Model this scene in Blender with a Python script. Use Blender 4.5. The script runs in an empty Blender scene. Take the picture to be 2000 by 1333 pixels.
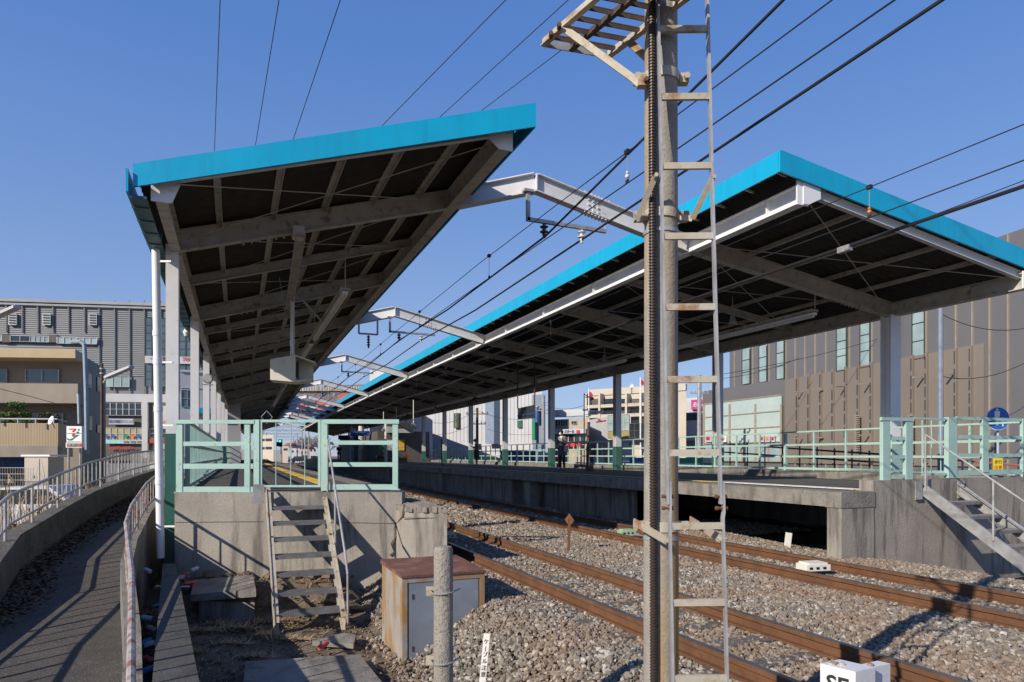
import bpy, bmesh, math, random
import numpy as np
from mathutils import Vector, Matrix
R = math.radians
random.seed(7); RNG = np.random.default_rng(7)
scene = bpy.context.scene
col = scene.collection

# ------------------------------------------------------------------ camera
TH = math.atan(550/1333); S_, C_ = math.sin(TH), math.cos(TH)
F, HY, EZ = 1333.0, 890.0, 1.62
cam_d = bpy.data.cameras.new("Camera"); cam = bpy.data.objects.new("Camera", cam_d); col.objects.link(cam)
cam.location = (0, 0, EZ); cam.rotation_euler = (R(90), 0, -TH)
cam_d.sensor_width = 36; cam_d.lens = 36*F/2000; cam_d.shift_y = (HY-666.5)/2000
cam_d.clip_start = 0.05; cam_d.clip_end = 3000
scene.camera = cam
# ------------------------------------------------------------------ sky + sun
TA, TB = 1.02, 0.79                       # sun travel per metre of depth: sideways, downwards
tx, ty = TA*C_ + S_, -TA*S_ + C_           # travel direction in world XY
sun_dir = Vector((-tx, -ty, TB)).normalized()   # towards the sun
ELEV = math.asin(sun_dir.z); AZ = math.atan2(sun_dir.x, sun_dir.y)
w = bpy.data.worlds.new("World"); scene.world = w; w.use_nodes = True
nt = w.node_tree; bg = nt.nodes["Background"]
sky = nt.nodes.new("ShaderNodeTexSky"); sky.sky_type = 'NISHITA'; sky.sun_disc = False
sky.sun_elevation = ELEV; sky.sun_rotation = AZ; sky.altitude = 0; sky.air_density = 1.0; sky.dust_density = 0.15; sky.ozone_density = 5.0
bg.inputs[1].default_value = 0.125
tcw = nt.nodes.new('ShaderNodeTexCoord'); sxw = nt.nodes.new('ShaderNodeSeparateXYZ'); nt.links.new(tcw.outputs['Generated'], sxw.inputs[0])
rw = nt.nodes.new('ShaderNodeValToRGB'); nt.links.new(sxw.outputs[2], rw.inputs[0])
def srgb(*c): return tuple(((k/255+.055)/1.055)**2.4 for k in c)
ew = rw.color_ramp.elements; ew[0].position = 0; ew[0].color = (*srgb(150, 163, 199), 1); ew[1].position = 1; ew[1].color = (*srgb(52, 92, 170), 1)
for pw, cw in ((.16, (133, 157, 203)), (.32, (108, 142, 202)), (.5, (84, 126, 198))): q_ = rw.color_ramp.elements.new(pw); q_.color = (*srgb(*cw), 1)
mw = nt.nodes.new('ShaderNodeMix'); mw.data_type = 'RGBA'; mw.blend_type = 'MULTIPLY'; mw.inputs[0].default_value = 1; nt.links.new(rw.outputs[0], mw.inputs[6]); mw.inputs[7].default_value = (7.2, 7.15, 7.0, 1)
m2 = nt.nodes.new('ShaderNodeMix'); m2.data_type = 'RGBA'; m2.inputs[0].default_value = .25; nt.links.new(mw.outputs[2], m2.inputs[6]); nt.links.new(sky.outputs[0], m2.inputs[7]); nt.links.new(m2.outputs[2], bg.inputs[0])
sl = bpy.data.lights.new("Sun", 'SUN'); sl.energy = 4.4; sl.angle = R(0.5); sl.color = (1, .91, .78)
so = bpy.data.objects.new("Sun", sl); col.objects.link(so); so.rotation_euler = sun_dir.to_track_quat('Z', 'Y').to_euler()
scene.view_settings.view_transform = 'Standard'; scene.view_settings.look = 'None'
scene.view_settings.exposure = 0.35; scene.view_settings.gamma = 1

# ------------------------------------------------------------------ points
def px(x, y, D):                           # pixel of the 2000x1333 photo at depth D -> world point
    xc = (x-1000)/F*D
    return Vector((xc*C_+D*S_, -xc*S_+D*C_, EZ+(HY-y)/F*D))
def pz(x, y, z): return px(x, y, (EZ-z)*F/(y-HY))
def pX(x, y, X):
    u = (x-1000)/F; return px(x, y, X/(u*C_+S_))
def pY(x, y, Y):
    u = (x-1000)/F; return px(x, y, Y/(C_-u*S_))
def bend(X, Y):
    if Y < 12: return 0.0
    return (1-.5*min(max(X/15, 0), 1))*(.008*(Y-12)+.0002*(Y-12)**2)
def st(X, Y, z): return Vector((X+bend(X, Y), Y, z))
V = Vector

# ------------------------------------------------------------------ mesh builder
class MB:
    def __init__(s): s.v = []; s.f = []
    def add(s, vs, fs):
        n = len(s.v); s.v += [tuple(p) for p in vs]; s.f += [tuple(i+n for i in f) for f in fs]; return s
    def hexa(s, b, t):                     # bottom 4, top 4 points
        return s.add(list(b)+list(t), [(3, 2, 1, 0), (4, 5, 6, 7), (0, 1, 5, 4), (1, 2, 6, 5), (2, 3, 7, 6), (3, 0, 4, 7)])
    def box(s, c, d, rz=0, rot=None):
        m = rot or Matrix.Rotation(rz, 3, 'Z'); c = V(c); hx, hy, hz = d[0]/2, d[1]/2, d[2]/2
        q = [(-hx, -hy), (hx, -hy), (hx, hy), (-hx, hy)]
        return s.hexa([c+m@V((a, b, -hz)) for a, b in q], [c+m@V((a, b, hz)) for a, b in q])
    def bar(s, p, q, w, h, up=(0, 0, 1)):  # rectangular bar, top face flush with line if up
        p, q = V(p), V(q); d = (q-p).normalized(); up = V(up)
        if abs(d.dot(up)) > .98: up = V((S_, C_, 0))
        sd = d.cross(up).normalized(); u = sd.cross(d).normalized()
        o = [(-w/2, -h/2), (w/2, -h/2), (w/2, h/2), (-w/2, h/2)]
        return s.hexa([p+sd*a+u*b for a, b in o], [q+sd*a+u*b for a, b in o])
    def ibeam(s, p, q, w, h, t=.02):
        p, q = V(p), V(q); d = (q-p).normalized(); sd = d.cross(V((0, 0, 1))).normalized(); u = sd.cross(d).normalized()
        s.bar(p+u*(h/2-t/2), q+u*(h/2-t/2), w, t); s.bar(p-u*(h/2-t/2), q-u*(h/2-t/2), w, t); s.bar(p, q, t, h-2*t-.001)
        return s
    def tube(s, p, q, r, n=8, r2=None, cap=True):
        p, q = V(p), V(q); d = (q-p).normalized(); a = d.orthogonal().normalized(); b = d.cross(a); r2 = r if r2 is None else r2
        vs = [p+(a*math.cos(2*math.pi*i/n)+b*math.sin(2*math.pi*i/n))*r for i in range(n)]
        vs += [q+(a*math.cos(2*math.pi*i/n)+b*math.sin(2*math.pi*i/n))*r2 for i in range(n)]
        fs = [(i, (i+1) % n, n+(i+1) % n, n+i) for i in range(n)]
        if cap: fs += [tuple(range(n))[::-1], tuple(range(n, 2*n))]
        return s.add(vs, fs)
    def path(s, pts, r, n=8):
        for a, b in zip(pts, pts[1:]): s.tube(a, b, r, n)
        return s
    def lathe(s, c, prof, n=16, axis=None):
        c = V(c); rot = (axis and V(axis).to_track_quat('Z', 'Y').to_matrix()) or Matrix.Identity(3)
        vs = []; m = len(prof)
        for r, z in prof:
            for i in range(n): vs.append(c+rot@V((r*math.cos(2*math.pi*i/n), r*math.sin(2*math.pi*i/n), z)))
        fs = [(j*n+i, j*n+(i+1) % n, (j+1)*n+(i+1) % n, (j+1)*n+i) for j in range(m-1) for i in range(n)]
        fs += [tuple(range(n))[::-1], tuple(range((m-1)*n, m*n))]
        return s.add(vs, fs)
    def quad(s, a, b, c, d): return s.add([a, b, c, d], [(0, 1, 2, 3)])
    def slab(s, a, b, c, d, off):          # quad given thickness vector
        off = V(off); return s.hexa([V(p) for p in (a, b, c, d)], [V(p)+off for p in (a, b, c, d)])
    def prism(s, poly, off):
        n = len(poly); off = V(off); poly = [V(p) for p in poly]
        return s.add(poly+[p+off for p in poly], [tuple(range(n))[::-1], tuple(range(n, 2*n))]+[(i, (i+1) % n, n+(i+1) % n, n+i) for i in range(n)])
    def build(s, name, mat, parent=None, smooth=False, **tg):
        me = bpy.data.meshes.new(name); off = parent_loc(parent)
        me.from_pydata([(x-off.x, y-off.y, z-off.z) for x, y, z in s.v], [], s.f)
        bm = bmesh.new(); bm.from_mesh(me); bmesh.ops.recalc_face_normals(bm, faces=bm.faces); bm.to_mesh(me); bm.free()
        me.materials.append(mat)
        if smooth:
            me.shade_smooth()
            try: me.set_sharp_from_angle(angle=R(38))
            except Exception: pass
        o = bpy.data.objects.new(name, me); col.objects.link(o)
        if parent is not None: o.parent = parent
        if tg: tag(o, **tg)
        return o
def parent_loc(p):
    l = V((0, 0, 0))
    while p is not None: l = l+p.location; p = p.parent
    return l
def tag(o, label=None, cat=None, group=None, kind=None):
    if label: o['label'] = label
    if cat: o['category'] = cat
    if group: o['group'] = group
    if kind: o['kind'] = kind
    return o
def thing(name, loc, label, cat, group=None, rz=0):
    o = bpy.data.objects.new(name, None); col.objects.link(o); o.location = loc; o.rotation_euler = (0, 0, rz)
    o.empty_display_size = .2
    return tag(o, label, cat, group)
def copy_tree(o, parent=None):
    c = o.copy(); col.objects.link(c); c.parent = parent
    for ch in list(o.children): copy_tree(ch, c)
    return c
TEXTS = []
def text(s, mat, parent, center, size, xdir, up=(0, 0, 1), name='lettering', depth=.004, width=None, bold=0, **tg):
    cu = bpy.data.curves.new(name, 'FONT'); cu.body = s; cu.size = size; cu.align_x = 'CENTER'; cu.align_y = 'CENTER'; cu.extrude = depth; cu.offset = bold; cu.resolution_u = 3
    o = bpy.data.objects.new(name, cu); col.objects.link(o)
    bpy.context.view_layer.update()
    me = bpy.data.meshes.new_from_object(o.evaluated_get(bpy.context.evaluated_depsgraph_get()))
    bpy.data.objects.remove(o); bpy.data.curves.remove(cu)
    x = V(xdir).normalized(); u = V(up).normalized(); n = x.cross(u)
    vs = [v.co.copy() for v in me.vertices]
    sx = 1
    if width and vs:
        wd = max(v.x for v in vs)-min(v.x for v in vs); sx = width/max(wd, 1e-4)
    off = parent_loc(parent); c = V(center)-off
    for v in me.vertices: v.co = c+x*v.co.x*sx+u*v.co.y+n*v.co.z
    me.materials.clear(); me.materials.append(mat)
    o = bpy.data.objects.new(name, me); col.objects.link(o); o.parent = parent
    if tg: tag(o, **tg)
    return o

# ------------------------------------------------------------------ materials
def mat(name, c1, c2=None, scale=4, rough=.7, metal=0, bump=0, bscale=None, stain=None, sscale=3, samt=.5, stretch=(1, 1, 1), speck=None, emit=None, spec=.5, edge=.5):
    m = bpy.data.materials.new(name); m.use_nodes = True; n = m.node_tree.nodes; l = m.node_tree.links
    b = n["Principled BSDF"]; b.inputs['Roughness'].default_value = rough; b.inputs['Metallic'].default_value = metal
    b.inputs['Specular IOR Level'].default_value = spec
    tc = n.new('ShaderNodeTexCoord')
    def mapping(sc):
        mp = n.new('ShaderNodeMapping'); mp.inputs['Scale'].default_value = sc; l.new(tc.outputs['Object'], mp.inputs[0]); return mp.outputs[0]
    def noise(vec, sc, det=5, ro=.6):
        t = n.new('ShaderNodeTexNoise'); t.inputs['Scale'].default_value = sc; t.inputs['Detail'].default_value = det; t.inputs['Roughness'].default_value = ro; l.new(vec, t.inputs['Vector']); return t.outputs['Fac']
    def ramp(fac, a, b_):
        r = n.new('ShaderNodeMapRange'); r.inputs[1].default_value = a; r.inputs[2].default_value = b_; l.new(fac, r.inputs[0]); return r.outputs[0]
    def mix(f, A, B):
        x = n.new('ShaderNodeMix'); x.data_type = 'RGBA'
        if isinstance(f, float): x.inputs[0].default_value = f
        else: l.new(f, x.inputs[0])
        for s_, q in ((x.inputs[6], A), (x.inputs[7], B)):
            if isinstance(q, tuple): s_.default_value = (*q, 1)
            else: l.new(q, s_)
        return x.outputs[2]
    c2 = c2 or tuple(k*.82 for k in c1)
    v0 = mapping((1, 1, 1))
    c = mix(ramp(noise(v0, scale), .35, .65), c1, c2)
    if speck: c = mix(ramp(noise(v0, speck[1], 2), .55, .7), c, speck[0])
    if stain:
        f = ramp(noise(mapping(stretch), sscale, 6, .65), edge, edge+.13)
        mu = n.new('ShaderNodeMath'); mu.operation = 'MULTIPLY'; mu.inputs[1].default_value = samt; l.new(f, mu.inputs[0])
        c = mix(mu.outputs[0], c, stain)
    l.new(c, b.inputs['Base Color'])
    rr = n.new('ShaderNodeMapRange'); rr.inputs[3].default_value = max(rough-.12, .03); rr.inputs[4].default_value = min(rough+.12, 1); l.new(noise(v0, scale*2.3), rr.inputs[0]); l.new(rr.outputs[0], b.inputs['Roughness'])
    if bump:
        bp = n.new('ShaderNodeBump'); bp.inputs['Strength'].default_value = bump; bp.inputs['Distance'].default_value = .02
        l.new(noise(v0, bscale or scale*6, 6), bp.inputs['Height']); l.new(bp.outputs[0], b.inputs['Normal'])
    if emit:
        b.inputs['Emission Color'].default_value = (*emit[0], 1); b.inputs['Emission Strength'].default_value = emit[1]
    return m
def glassmat(name, c, rough=.08):
    m = mat(name, c, tuple(k*.7 for k in c), scale=.6, rough=rough, spec=.8); return m
RUST = (.20, .075, .025)
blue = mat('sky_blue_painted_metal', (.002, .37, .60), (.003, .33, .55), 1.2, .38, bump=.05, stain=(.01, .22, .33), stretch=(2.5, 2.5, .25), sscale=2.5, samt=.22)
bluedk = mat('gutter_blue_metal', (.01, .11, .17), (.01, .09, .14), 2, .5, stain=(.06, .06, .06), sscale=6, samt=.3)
mint = mat('mint_green_paint', (.36, .52, .46), (.31, .46, .41), 2, .45, bump=.08, bscale=30, stain=(.22, .14, .07), sscale=11, samt=.75, edge=.60)
dkgreen = mat('dark_green_paint', (.04, .15, .12), None, 2, .5, stain=(.1, .12, .1), samt=.4)
white = mat('white_painted_steel', (.80, .79, .78), (.73, .72, .72), 2, .4, bump=.06, bscale=8, stain=(.30, .20, .11), sscale=5, samt=.55, edge=.62)
cream = mat('weathered_cream_steel', (.47, .445, .40), (.36, .33, .285), 3, .55, bump=.1, stain=(.17, .085, .035), sscale=6, samt=.8, edge=.57)
greysteel = mat('grey_white_girder_paint', (.62, .61, .61), (.55, .54, .54), 2, .45, bump=.05, stain=(.3, .19, .1), sscale=4, samt=.5, edge=.64)
sheet = mat('dark_corrugated_roofing', (.024, .019, .0155), (.015, .012, .010), 3, .7, stain=(.045, .028, .016), sscale=5, samt=.5)
conc = mat('old_concrete', (.34, .305, .26), (.24, .215, .185), 1.1, .85, bump=.4, bscale=28, stain=(.11, .098, .086), sscale=3.4, samt=.85, stretch=(1.3, 1.3, .16), speck=((.2, .18, .15), 60), edge=.5)
concd = mat('dirty_concrete', (.12, .107, .09), (.07, .063, .052), 2.2, .9, bump=.7, bscale=30, stain=(.06, .055, .045), sscale=3, samt=.7, speck=((.28, .26, .24), 45))
coping = mat('worn_stone_coping', (.25, .23, .20), (.165, .15, .13), 3, .9, bump=.8, bscale=22, stain=(.10, .09, .08), sscale=4, samt=.8, stretch=(1, 1, .3))
asph = mat('platform_asphalt', (.085, .078, .072), (.06, .055, .05), 1.5, .9, bump=.4, bscale=120, stain=(.12, .1, .085), samt=.5)
pathm = mat('path_asphalt', (.092, .08, .068), (.062, .055, .048), 2, .92, bump=1, bscale=110, speck=((.24, .215, .185), 75), stain=(.05, .045, .035), sscale=1.4, samt=.6)
soil = mat('gravelly_soil', (.185, .135, .09), (.115, .083, .058), 2.5, .95, bump=1, bscale=40, speck=((.24, .21, .17), 55), stain=(.05, .04, .03), samt=.6)
yellow = mat('yellow_tactile_paving', (.75, .46, .05), (.6, .38, .06), 3, .8, bump=.2, stain=(.3, .22, .1), samt=.5)
whitel = mat('white_line_paint', (.75, .72, .66), None, 4, .8, stain=(.4, .37, .32), samt=.5)
rustm = mat('rusty_rail_steel', (.155, .068, .027), (.105, .046, .02), 3, .8, bump=.3, bscale=40, stain=(.075, .035, .018), sscale=4, samt=.6)
railtop = mat('polished_rail_steel', (.30, .28, .26), (.20, .17, .15), 3, .35, metal=.8)
galv = mat('galvanised_steel', (.42, .42, .42), (.30, .30, .30), 5, .5, metal=.35, bump=.1, stain=(.26, .19, .12), sscale=4, samt=.6, edge=.56)
galvr = mat('rust_streaked_galvanised_steel', (.48, .44, .36), (.40, .345, .255), 4, .6, metal=.15, bump=.15, stain=(.26, .12, .035), sscale=7, samt=.85, edge=.52)
galvd = mat('dark_rusty_angle_steel', (.075, .05, .035), (.05, .035, .028), 6, .7, stain=(.14, .06, .02), sscale=8, samt=.7)
pipew = mat('white_plastic_pipe', (.80, .80, .79), (.74, .74, .73), 2, .35)
railp = mat('peeling_pipe_paint', (.40, .37, .35), (.30, .27, .27), 9, .6, metal=.1, bump=.3, stain=(.22, .085, .04), sscale=8, samt=.9, edge=.48)
polem = mat('weathered_pole_concrete', (.33, .30, .255), (.24, .22, .19), 3, .8, bump=.3, bscale=60, stain=(.36, .20, .045), sscale=2.0, samt=.9, stretch=(4, 4, .15), speck=((.18, .16, .13), 90), edge=.46)
postm = mat('rough_post_concrete', (.33, .30, .255), (.24, .215, .18), 5, .9, bump=.8, bscale=60, stain=(.42, .4, .37), sscale=30, samt=.5, speck=((.12, .11, .09), 70), edge=.58)
black = mat('black_rubber', (.012, .011, .011), None, 5, .5)
condm = mat('black_brown_corrugated_conduit', (.045, .03, .025), None, 8, .4)
cabm = mat('rust_bleeding_cabinet_paint', (.36, .33, .28), (.27, .26, .25), 2.2, .6, bump=.15, stain=(.30, .155, .04), sscale=1.7, samt=.85, stretch=(1.4, 1.4, .7), edge=.42)
cabd = mat('faded_grey_cabinet_door', (.22, .25, .29), (.16, .18, .21), 1.8, .5, bump=.1, stain=(.2, .12, .06), sscale=5, samt=.6, edge=.6)
cabt = mat('red_rusted_cabinet_top', (.18, .07, .045), (.11, .05, .035), 4, .8, bump=.3, stain=(.3, .16, .1), samt=.5)
wire = mat('dark_wire', (.03, .028, .03), None, 5, .5, metal=.3)
ins_d = mat('brown_porcelain', (.06, .055, .06), None, 3, .25)
ins_w = mat('white_porcelain', (.65, .65, .62), None, 3, .25)
orange = mat('orange_plastic', (.75, .22, .02), None, 3, .45)
lampw = mat('lamp_tube_white', (.8, .8, .78), None, 3, .3)
creamp = mat('cream_box_paint', (.74, .71, .60), (.68, .65, .54), 3, .5, stain=(.35, .22, .1), sscale=5, samt=.4, edge=.6)
greenp = mat('pale_green_box', (.36, .48, .33), None, 3, .6)
wood = mat('weathered_board', (.2, .15, .1), None, 5, .9)
drygrass = mat('dry_straw', (.48, .35, .20), (.32, .22, .12), 6, .9)
skin = mat('skin', (.52, .33, .24), None, 3, .5)
hair = mat('dark_hair', (.02, .015, .012), None, 5, .5)
bluedk2 = mat('fascia_seam_blue', (.003, .31, .50), None, 2, .5)
railw = mat('silver_grey_pipe_paint', (.46, .45, .44), (.36, .35, .34), 7, .5, metal=.2, bump=.2, stain=(.24, .13, .06), sscale=9, samt=.8, edge=.55)

# ================================================================== GROUND
def gz(X, Y):
    b = bend(X, Y) if Y > 12 else 0; x = X-b
    def sm(a, b_, t): t = min(max((t-a)/(b_-a), 0), 1); return t*t*(3-2*t)
    left = -.80
    if Y < 13.5 and x > -1:                # rubble heaped against the platform end
        left += .42*sm(1.9, 0, abs(Y-(12.6-.4*x)))*(1 if x < 1.9 else 0)
    z = left+(-.17-left)*sm(1.75, 3.0, x)
    if x > 3.0: z = -.17
    if x > 9.3:
        z = -.17-.5*sm(9.6, 13, x) if Y < 13 else -.3
    if x < -2.6: z = -.8+.15*sm(-2.6, -8, x)
    if x > 17: z = -.1
    return z
def grid(name, xs, ys, mt, fz, **tg):
    me = bpy.data.meshes.new(name); nx, ny = len(xs), len(ys)
    vs = [(x, y, fz(x, y)) for y in ys for x in xs]
    fs = [(j*nx+i, j*nx+i+1, (j+1)*nx+i+1, (j+1)*nx+i) for j in range(ny-1) for i in range(nx-1)]
    me.from_pydata(vs, [], fs); me.materials.append(mt); me.shade_smooth()
    o = bpy.data.objects.new(name, me); col.objects.link(o); tag(o, **tg); return o
xs = [-900, -300, -120, -60, -30, -15]+[round(-8+.2*i, 3) for i in range(0, 131)]+[20, 26, 40, 70, 140, 300, 900]
ys = [-200, -20]+[round(-4+.25*i, 3) for i in range(0, 105)]+[24, 27, 30, 35, 40, 50, 60, 80, 100, 140, 200, 400, 900, 1500]
def gnoise(x, y): return .022*math.sin(x*5.1+y*2.3)+.018*math.sin(x*9.7-y*7.1)+.015*math.sin(y*11.3+x*3.1)
grid('ground', xs, ys, soil, lambda x, y: gz(x, y)+(gnoise(x, y)-.04 if -8 < x < 18 and y < 24 else -.04), kind='structure')

# ballast stones: one pile nobody could count
def ballast():
    m = bpy.data.materials.new('crushed_ballast_stone'); m.use_nodes = True; n = m.node_tree.nodes; l = m.node_tree.links; b = n["Principled BSDF"]
    g = n.new('ShaderNodeNewGeometry'); r = n.new('ShaderNodeValToRGB'); l.new(g.outputs['Random Per Island'], r.inputs[0])
    e = r.color_ramp.elements; e[0].position = 0; e[0].color = (.085, .068, .05, 1); e[1].position = 1; e[1].color = (.47, .435, .38, 1)
    for p, c in ((.2, (.17, .135, .10)), (.45, (.245, .21, .165)), (.65, (.155, .145, .13)), (.85, (.31, .27, .215))):
        q = r.color_ramp.elements.new(p); q.color = (*c, 1)
    tc = n.new('ShaderNodeTexCoord'); no = n.new('ShaderNodeTexNoise'); no.inputs['Scale'].default_value = .8; l.new(tc.outputs['Object'], no.inputs['Vector'])
    mr = n.new('ShaderNodeMapRange'); mr.inputs[1].default_value = .42; mr.inputs[2].default_value = .62; mr.inputs[4].default_value = .42; l.new(no.outputs[0], mr.inputs[0])
    sx = n.new('ShaderNodeSeparateXYZ'); l.new(tc.outputs['Object'], sx.inputs[0])
    mx = n.new('ShaderNodeMix'); mx.data_type = 'RGBA'; l.new(mr.outputs[0], mx.inputs[0]); l.new(r.outputs[0], mx.inputs[6]); mx.inputs[7].default_value = (.23, .135, .08, 1)
    l.new(mx.outputs[2], b.inputs['Base Color']); b.inputs['Roughness'].default_value = .9
    t = (1+5**.5)/2
    ico = np.array([(-1, t, 0), (1, t, 0), (-1, -t, 0), (1, -t, 0), (0, -1, t), (0, 1, t), (0, -1, -t), (0, 1, -t), (t, 0, -1), (t, 0, 1), (-t, 0, -1), (-t, 0, 1)])/1.9
    fc = np.array([(0, 11, 5), (0, 5, 1), (0, 1, 7), (0, 7, 10), (0, 10, 11), (1, 5, 9), (5, 11, 4), (11, 10, 2), (10, 7, 6), (7, 1, 8), (3, 9, 4), (3, 4, 2), (3, 2, 6), (3, 6, 8), (3, 8, 9), (4, 9, 5), (2, 4, 11), (6, 2, 10), (8, 6, 7), (9, 8, 1)])
    tiers = [(1.5, 10.5, 1.5, 9, 1750, .0205), (1.9, 13.5, 9, 16, 1250, .0235), (2.0, 10.2, 16, 32, 260, .042), (2.4, 10.2, 32, 70, 60, .075)]
    allv = []; 
    for x0, x1, y0, y1, den, sz in tiers:
        N = int((x1-x0)*(y1-y0)*den); P = RNG.random((N, 2))*(x1-x0, y1-y0)+(x0, y0)
        xc = P[:, 0]*C_-P[:, 1]*S_; D = P[:, 0]*S_+P[:, 1]*C_
        u = xc/np.maximum(D, .1); v = 1.8/np.maximum(D, .1)
        k = (u > -.80) & (u < .80) & (D > 2) & (v < .42)
        P = P[k]
        Z = np.array([gz(a, b_) for a, b_ in P])
        # thin out on the soil side so the edge frays
        B = np.array([bend(a, b_) for a, b_ in P]); P[:, 0] += 0*B
        fr = np.clip((P[:, 0]-1.6)/.6, 0.02, 1); k = RNG.random(len(P)) < fr; P = P[k]; Z = Z[k]; N = len(P)
        s = sz*(.55+RNG.random(N)**2*1.05)
        # lower between the rails so the sleepers show
        d1 = np.abs(P[:, 0]-4.32-.0*P[:, 1]); d2 = np.abs(P[:, 0]-8.02)
        low = (np.minimum(d1, d2) < .95)
        Z = Z+RNG.random(N)*.035+np.where(low, -.024, .03*np.sin(P[:, 0]*2.3)*np.cos(P[:, 1]*1.3)+.02)
        J = ico[None]*(1+(RNG.random((N, 12, 1))-.5)*.75)*(1, 1, 1)
        J = J*(.7+RNG.random((N, 1, 3))*.6)*s[:, None, None]
        q = RNG.normal(size=(N, 4)); q /= np.linalg.norm(q, axis=1)[:, None]; a, b_, c, d = q.T
        Rm = np.stack([1-2*(c*c+d*d), 2*(b_*c-a*d), 2*(b_*d+a*c), 2*(b_*c+a*d), 1-2*(b_*b_+d*d), 2*(c*d-a*b_), 2*(b_*d-a*c), 2*(c*d+a*b_), 1-2*(b_*b_+c*c)], 1).reshape(-1, 3, 3)
        allv.append(np.einsum('nij,nkj->nki', Rm, J)+np.column_stack([P, Z])[:, None, :])
    A = np.concatenate(allv); N = len(A)
    Fc = (fc[None]+(np.arange(N)*12)[:, None, None]).reshape(-1)
    me = bpy.data.meshes.new('ballast'); me.vertices.add(N*12); me.vertices.foreach_set('co', A.reshape(-1).astype(np.float32))
    me.loops.add(len(Fc)); me.loops.foreach_set('vertex_index', Fc.astype(np.int32)); me.polygons.add(N*20)
    me.polygons.foreach_set('loop_start', (np.arange(N*20)*3).astype(np.int32)); me.polygons.foreach_set('loop_total', np.full(N*20, 3, np.int32))
    me.update(calc_edges=True); me.materials.append(m); me.shade_flat()
    o = bpy.data.objects.new('ballast', me); col.objects.link(o); tag(o, kind='stuff', label='grey and brown crushed stone ballast around the rails'); print('stones', N)
ballast()

# ================================================================== TRACKS
def track(cx, label):
    T = thing('railway_track', st(cx, 6, 0), label, 'railway track', 'tracks between the platforms')
    ys = [-6, 12]+[12+4*i for i in range(1, 34)]
    for sx in (-.566, .566):
        m = MB(); hd = MB()
        for a, b in zip(ys, ys[1:]):
            p, q = st(cx+sx, a, 0), st(cx+sx, b, 0)
            m.bar(p+V((0, 0, -.026)), q+V((0, 0, -.026)), .064, .04); m.bar(p+V((0, 0, -.086)), q+V((0, 0, -.086)), .018, .08)
            m.bar(p+V((0, 0, -.139)), q+V((0, 0, -.139)), .122, .026); hd.bar(p+V((0, 0, -.003)), q+V((0, 0, -.003)), .056, .006)
        r = m.build('rail', rustm, T); hd.build('rail_head', railtop, r)
    y = -1.0; k = 0
    rest = MB()
    while y < 60:
        c = st(cx, y, -.212)
        if k < 90: MB().box(c, (2.0, .22, .12), .003).build('sleeper', concd, T)
        y += .62; k += 1
    return T
track(4.32, 'nearer brown rusty railway track running past the stair end of the left platform')
track(8.02, 'farther brown rusty railway track running right beside the right platform edge')
# rail bond cable and joint on near track
def smallbox(name, x, y, D, m_, lab, cat, dims=(.42, .2, .1)):
    p = px(x, y, D); t = thing(name, p, lab, cat)
    M_ = MB(); w_, d_, h_ = dims
    M_.box(p, (w_, d_, h_*.72), -.15); M_.box(p+V((0, 0, h_*.45)), (w_*.8, d_*.9, h_*.22), -.15)
    M_.build('body', m_, t)
    for k in (-.33, -.05, .24): MB().box(p+Matrix.Rotation(-.15, 3, 'Z')@V((k*w_, -d_/2-.004, -.003)), (w_*.12, .008, h_*.25), -.15).build('slot', black, t)
    return t
smallbox('track_beacon', 1588, 1107, 10.2, creamp, 'cream plastic box with small slots lying between the far rails', 'track box', (.4, .26, .13))
smallbox('track_beacon', 1224, 1040, 14.6, greenp, 'pale green box between the far rails seen just left of the ladder pole', 'track box', (.33, .25, .12))
smallbox('track_beacon', 876, 1046, 14.0, greenp, 'pale green box by the near rail, half hidden behind the broken concrete corner', 'track box', (.3, .2, .12))
# diamond marker seen edge-on
p = px(1111, 1078, 12.4); t = thing('track_marker', p, 'rusty brown diamond plate marker on a thin post between the two tracks', 'marker')
q = px(1112, 1016, 12.4)
MB().bar(p, q+V((0, 0, .02)), .05, .02).build('post', rustm, t)
MB().prism([q+V((-.04, .11, 0)), q+V((0, 0, -.12)), q+V((.04, -.11, 0)), q+V((0, 0, .12))], (.01, .015, 0)).build('plate', rustm, t)
p = px(1536, 1075, 13.0); t = thing('kilometre_stub', p, 'short leaning white post in front of the dark gap under the right platform', 'marker post')
MB().bar(p+V((0, 0, -.05)), px(1541, 1041, 13.0), .09, .09).build('post', whitel, t)

# ================================================================== RAMP PATH (left)
PL = [(-4.05, 4.2), (-4.5, 6.0), (-5.14, 7.14), (-5.82, 9.04), (-6.2, 10.2), (-6.9, 12.6), (-8.6, 17), (-11.5, 24)]       # left wall line (camera frame xc, D)
PR = [(-1.12, 2.0), (-2.45, 4.4), (-3.45, 6.1), (-3.9, 7.0), (-4.60, 8.6), (-5.25, 10.4), (-7.3, 15.6), (-10.2, 23)]
KR = 1.45
def W(xc, D, rel): return V(((xc*C_+D*S_)*KR, (-xc*S_+D*C_)*KR, EZ+rel*KR))
def off(pts, o): return [(a+o*.87, b+o*.49) for a, b in pts]
def prel(D): return -1.92+.1*D if D < 11.5 else -.77+.02*(D-11.5)
PLx = [(-2.75, 1.0)]+PL; PRx = [(-.2, -.2)]+PR
m = MB(); n_ = len(PLx)
for i in range(n_-1):
    a, b, c, d = PLx[i], PRx[i], PRx[i+1], PLx[i+1]
    pts = [W(a[0], a[1], prel(a[1])), W(b[0], b[1], prel(b[1])), W(c[0], c[1], prel(c[1])), W(d[0], d[1], prel(d[1]))]
    m.slab(*pts, (0, 0, -.25))
m.build('footpath', pathm, None, kind='structure')
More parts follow.
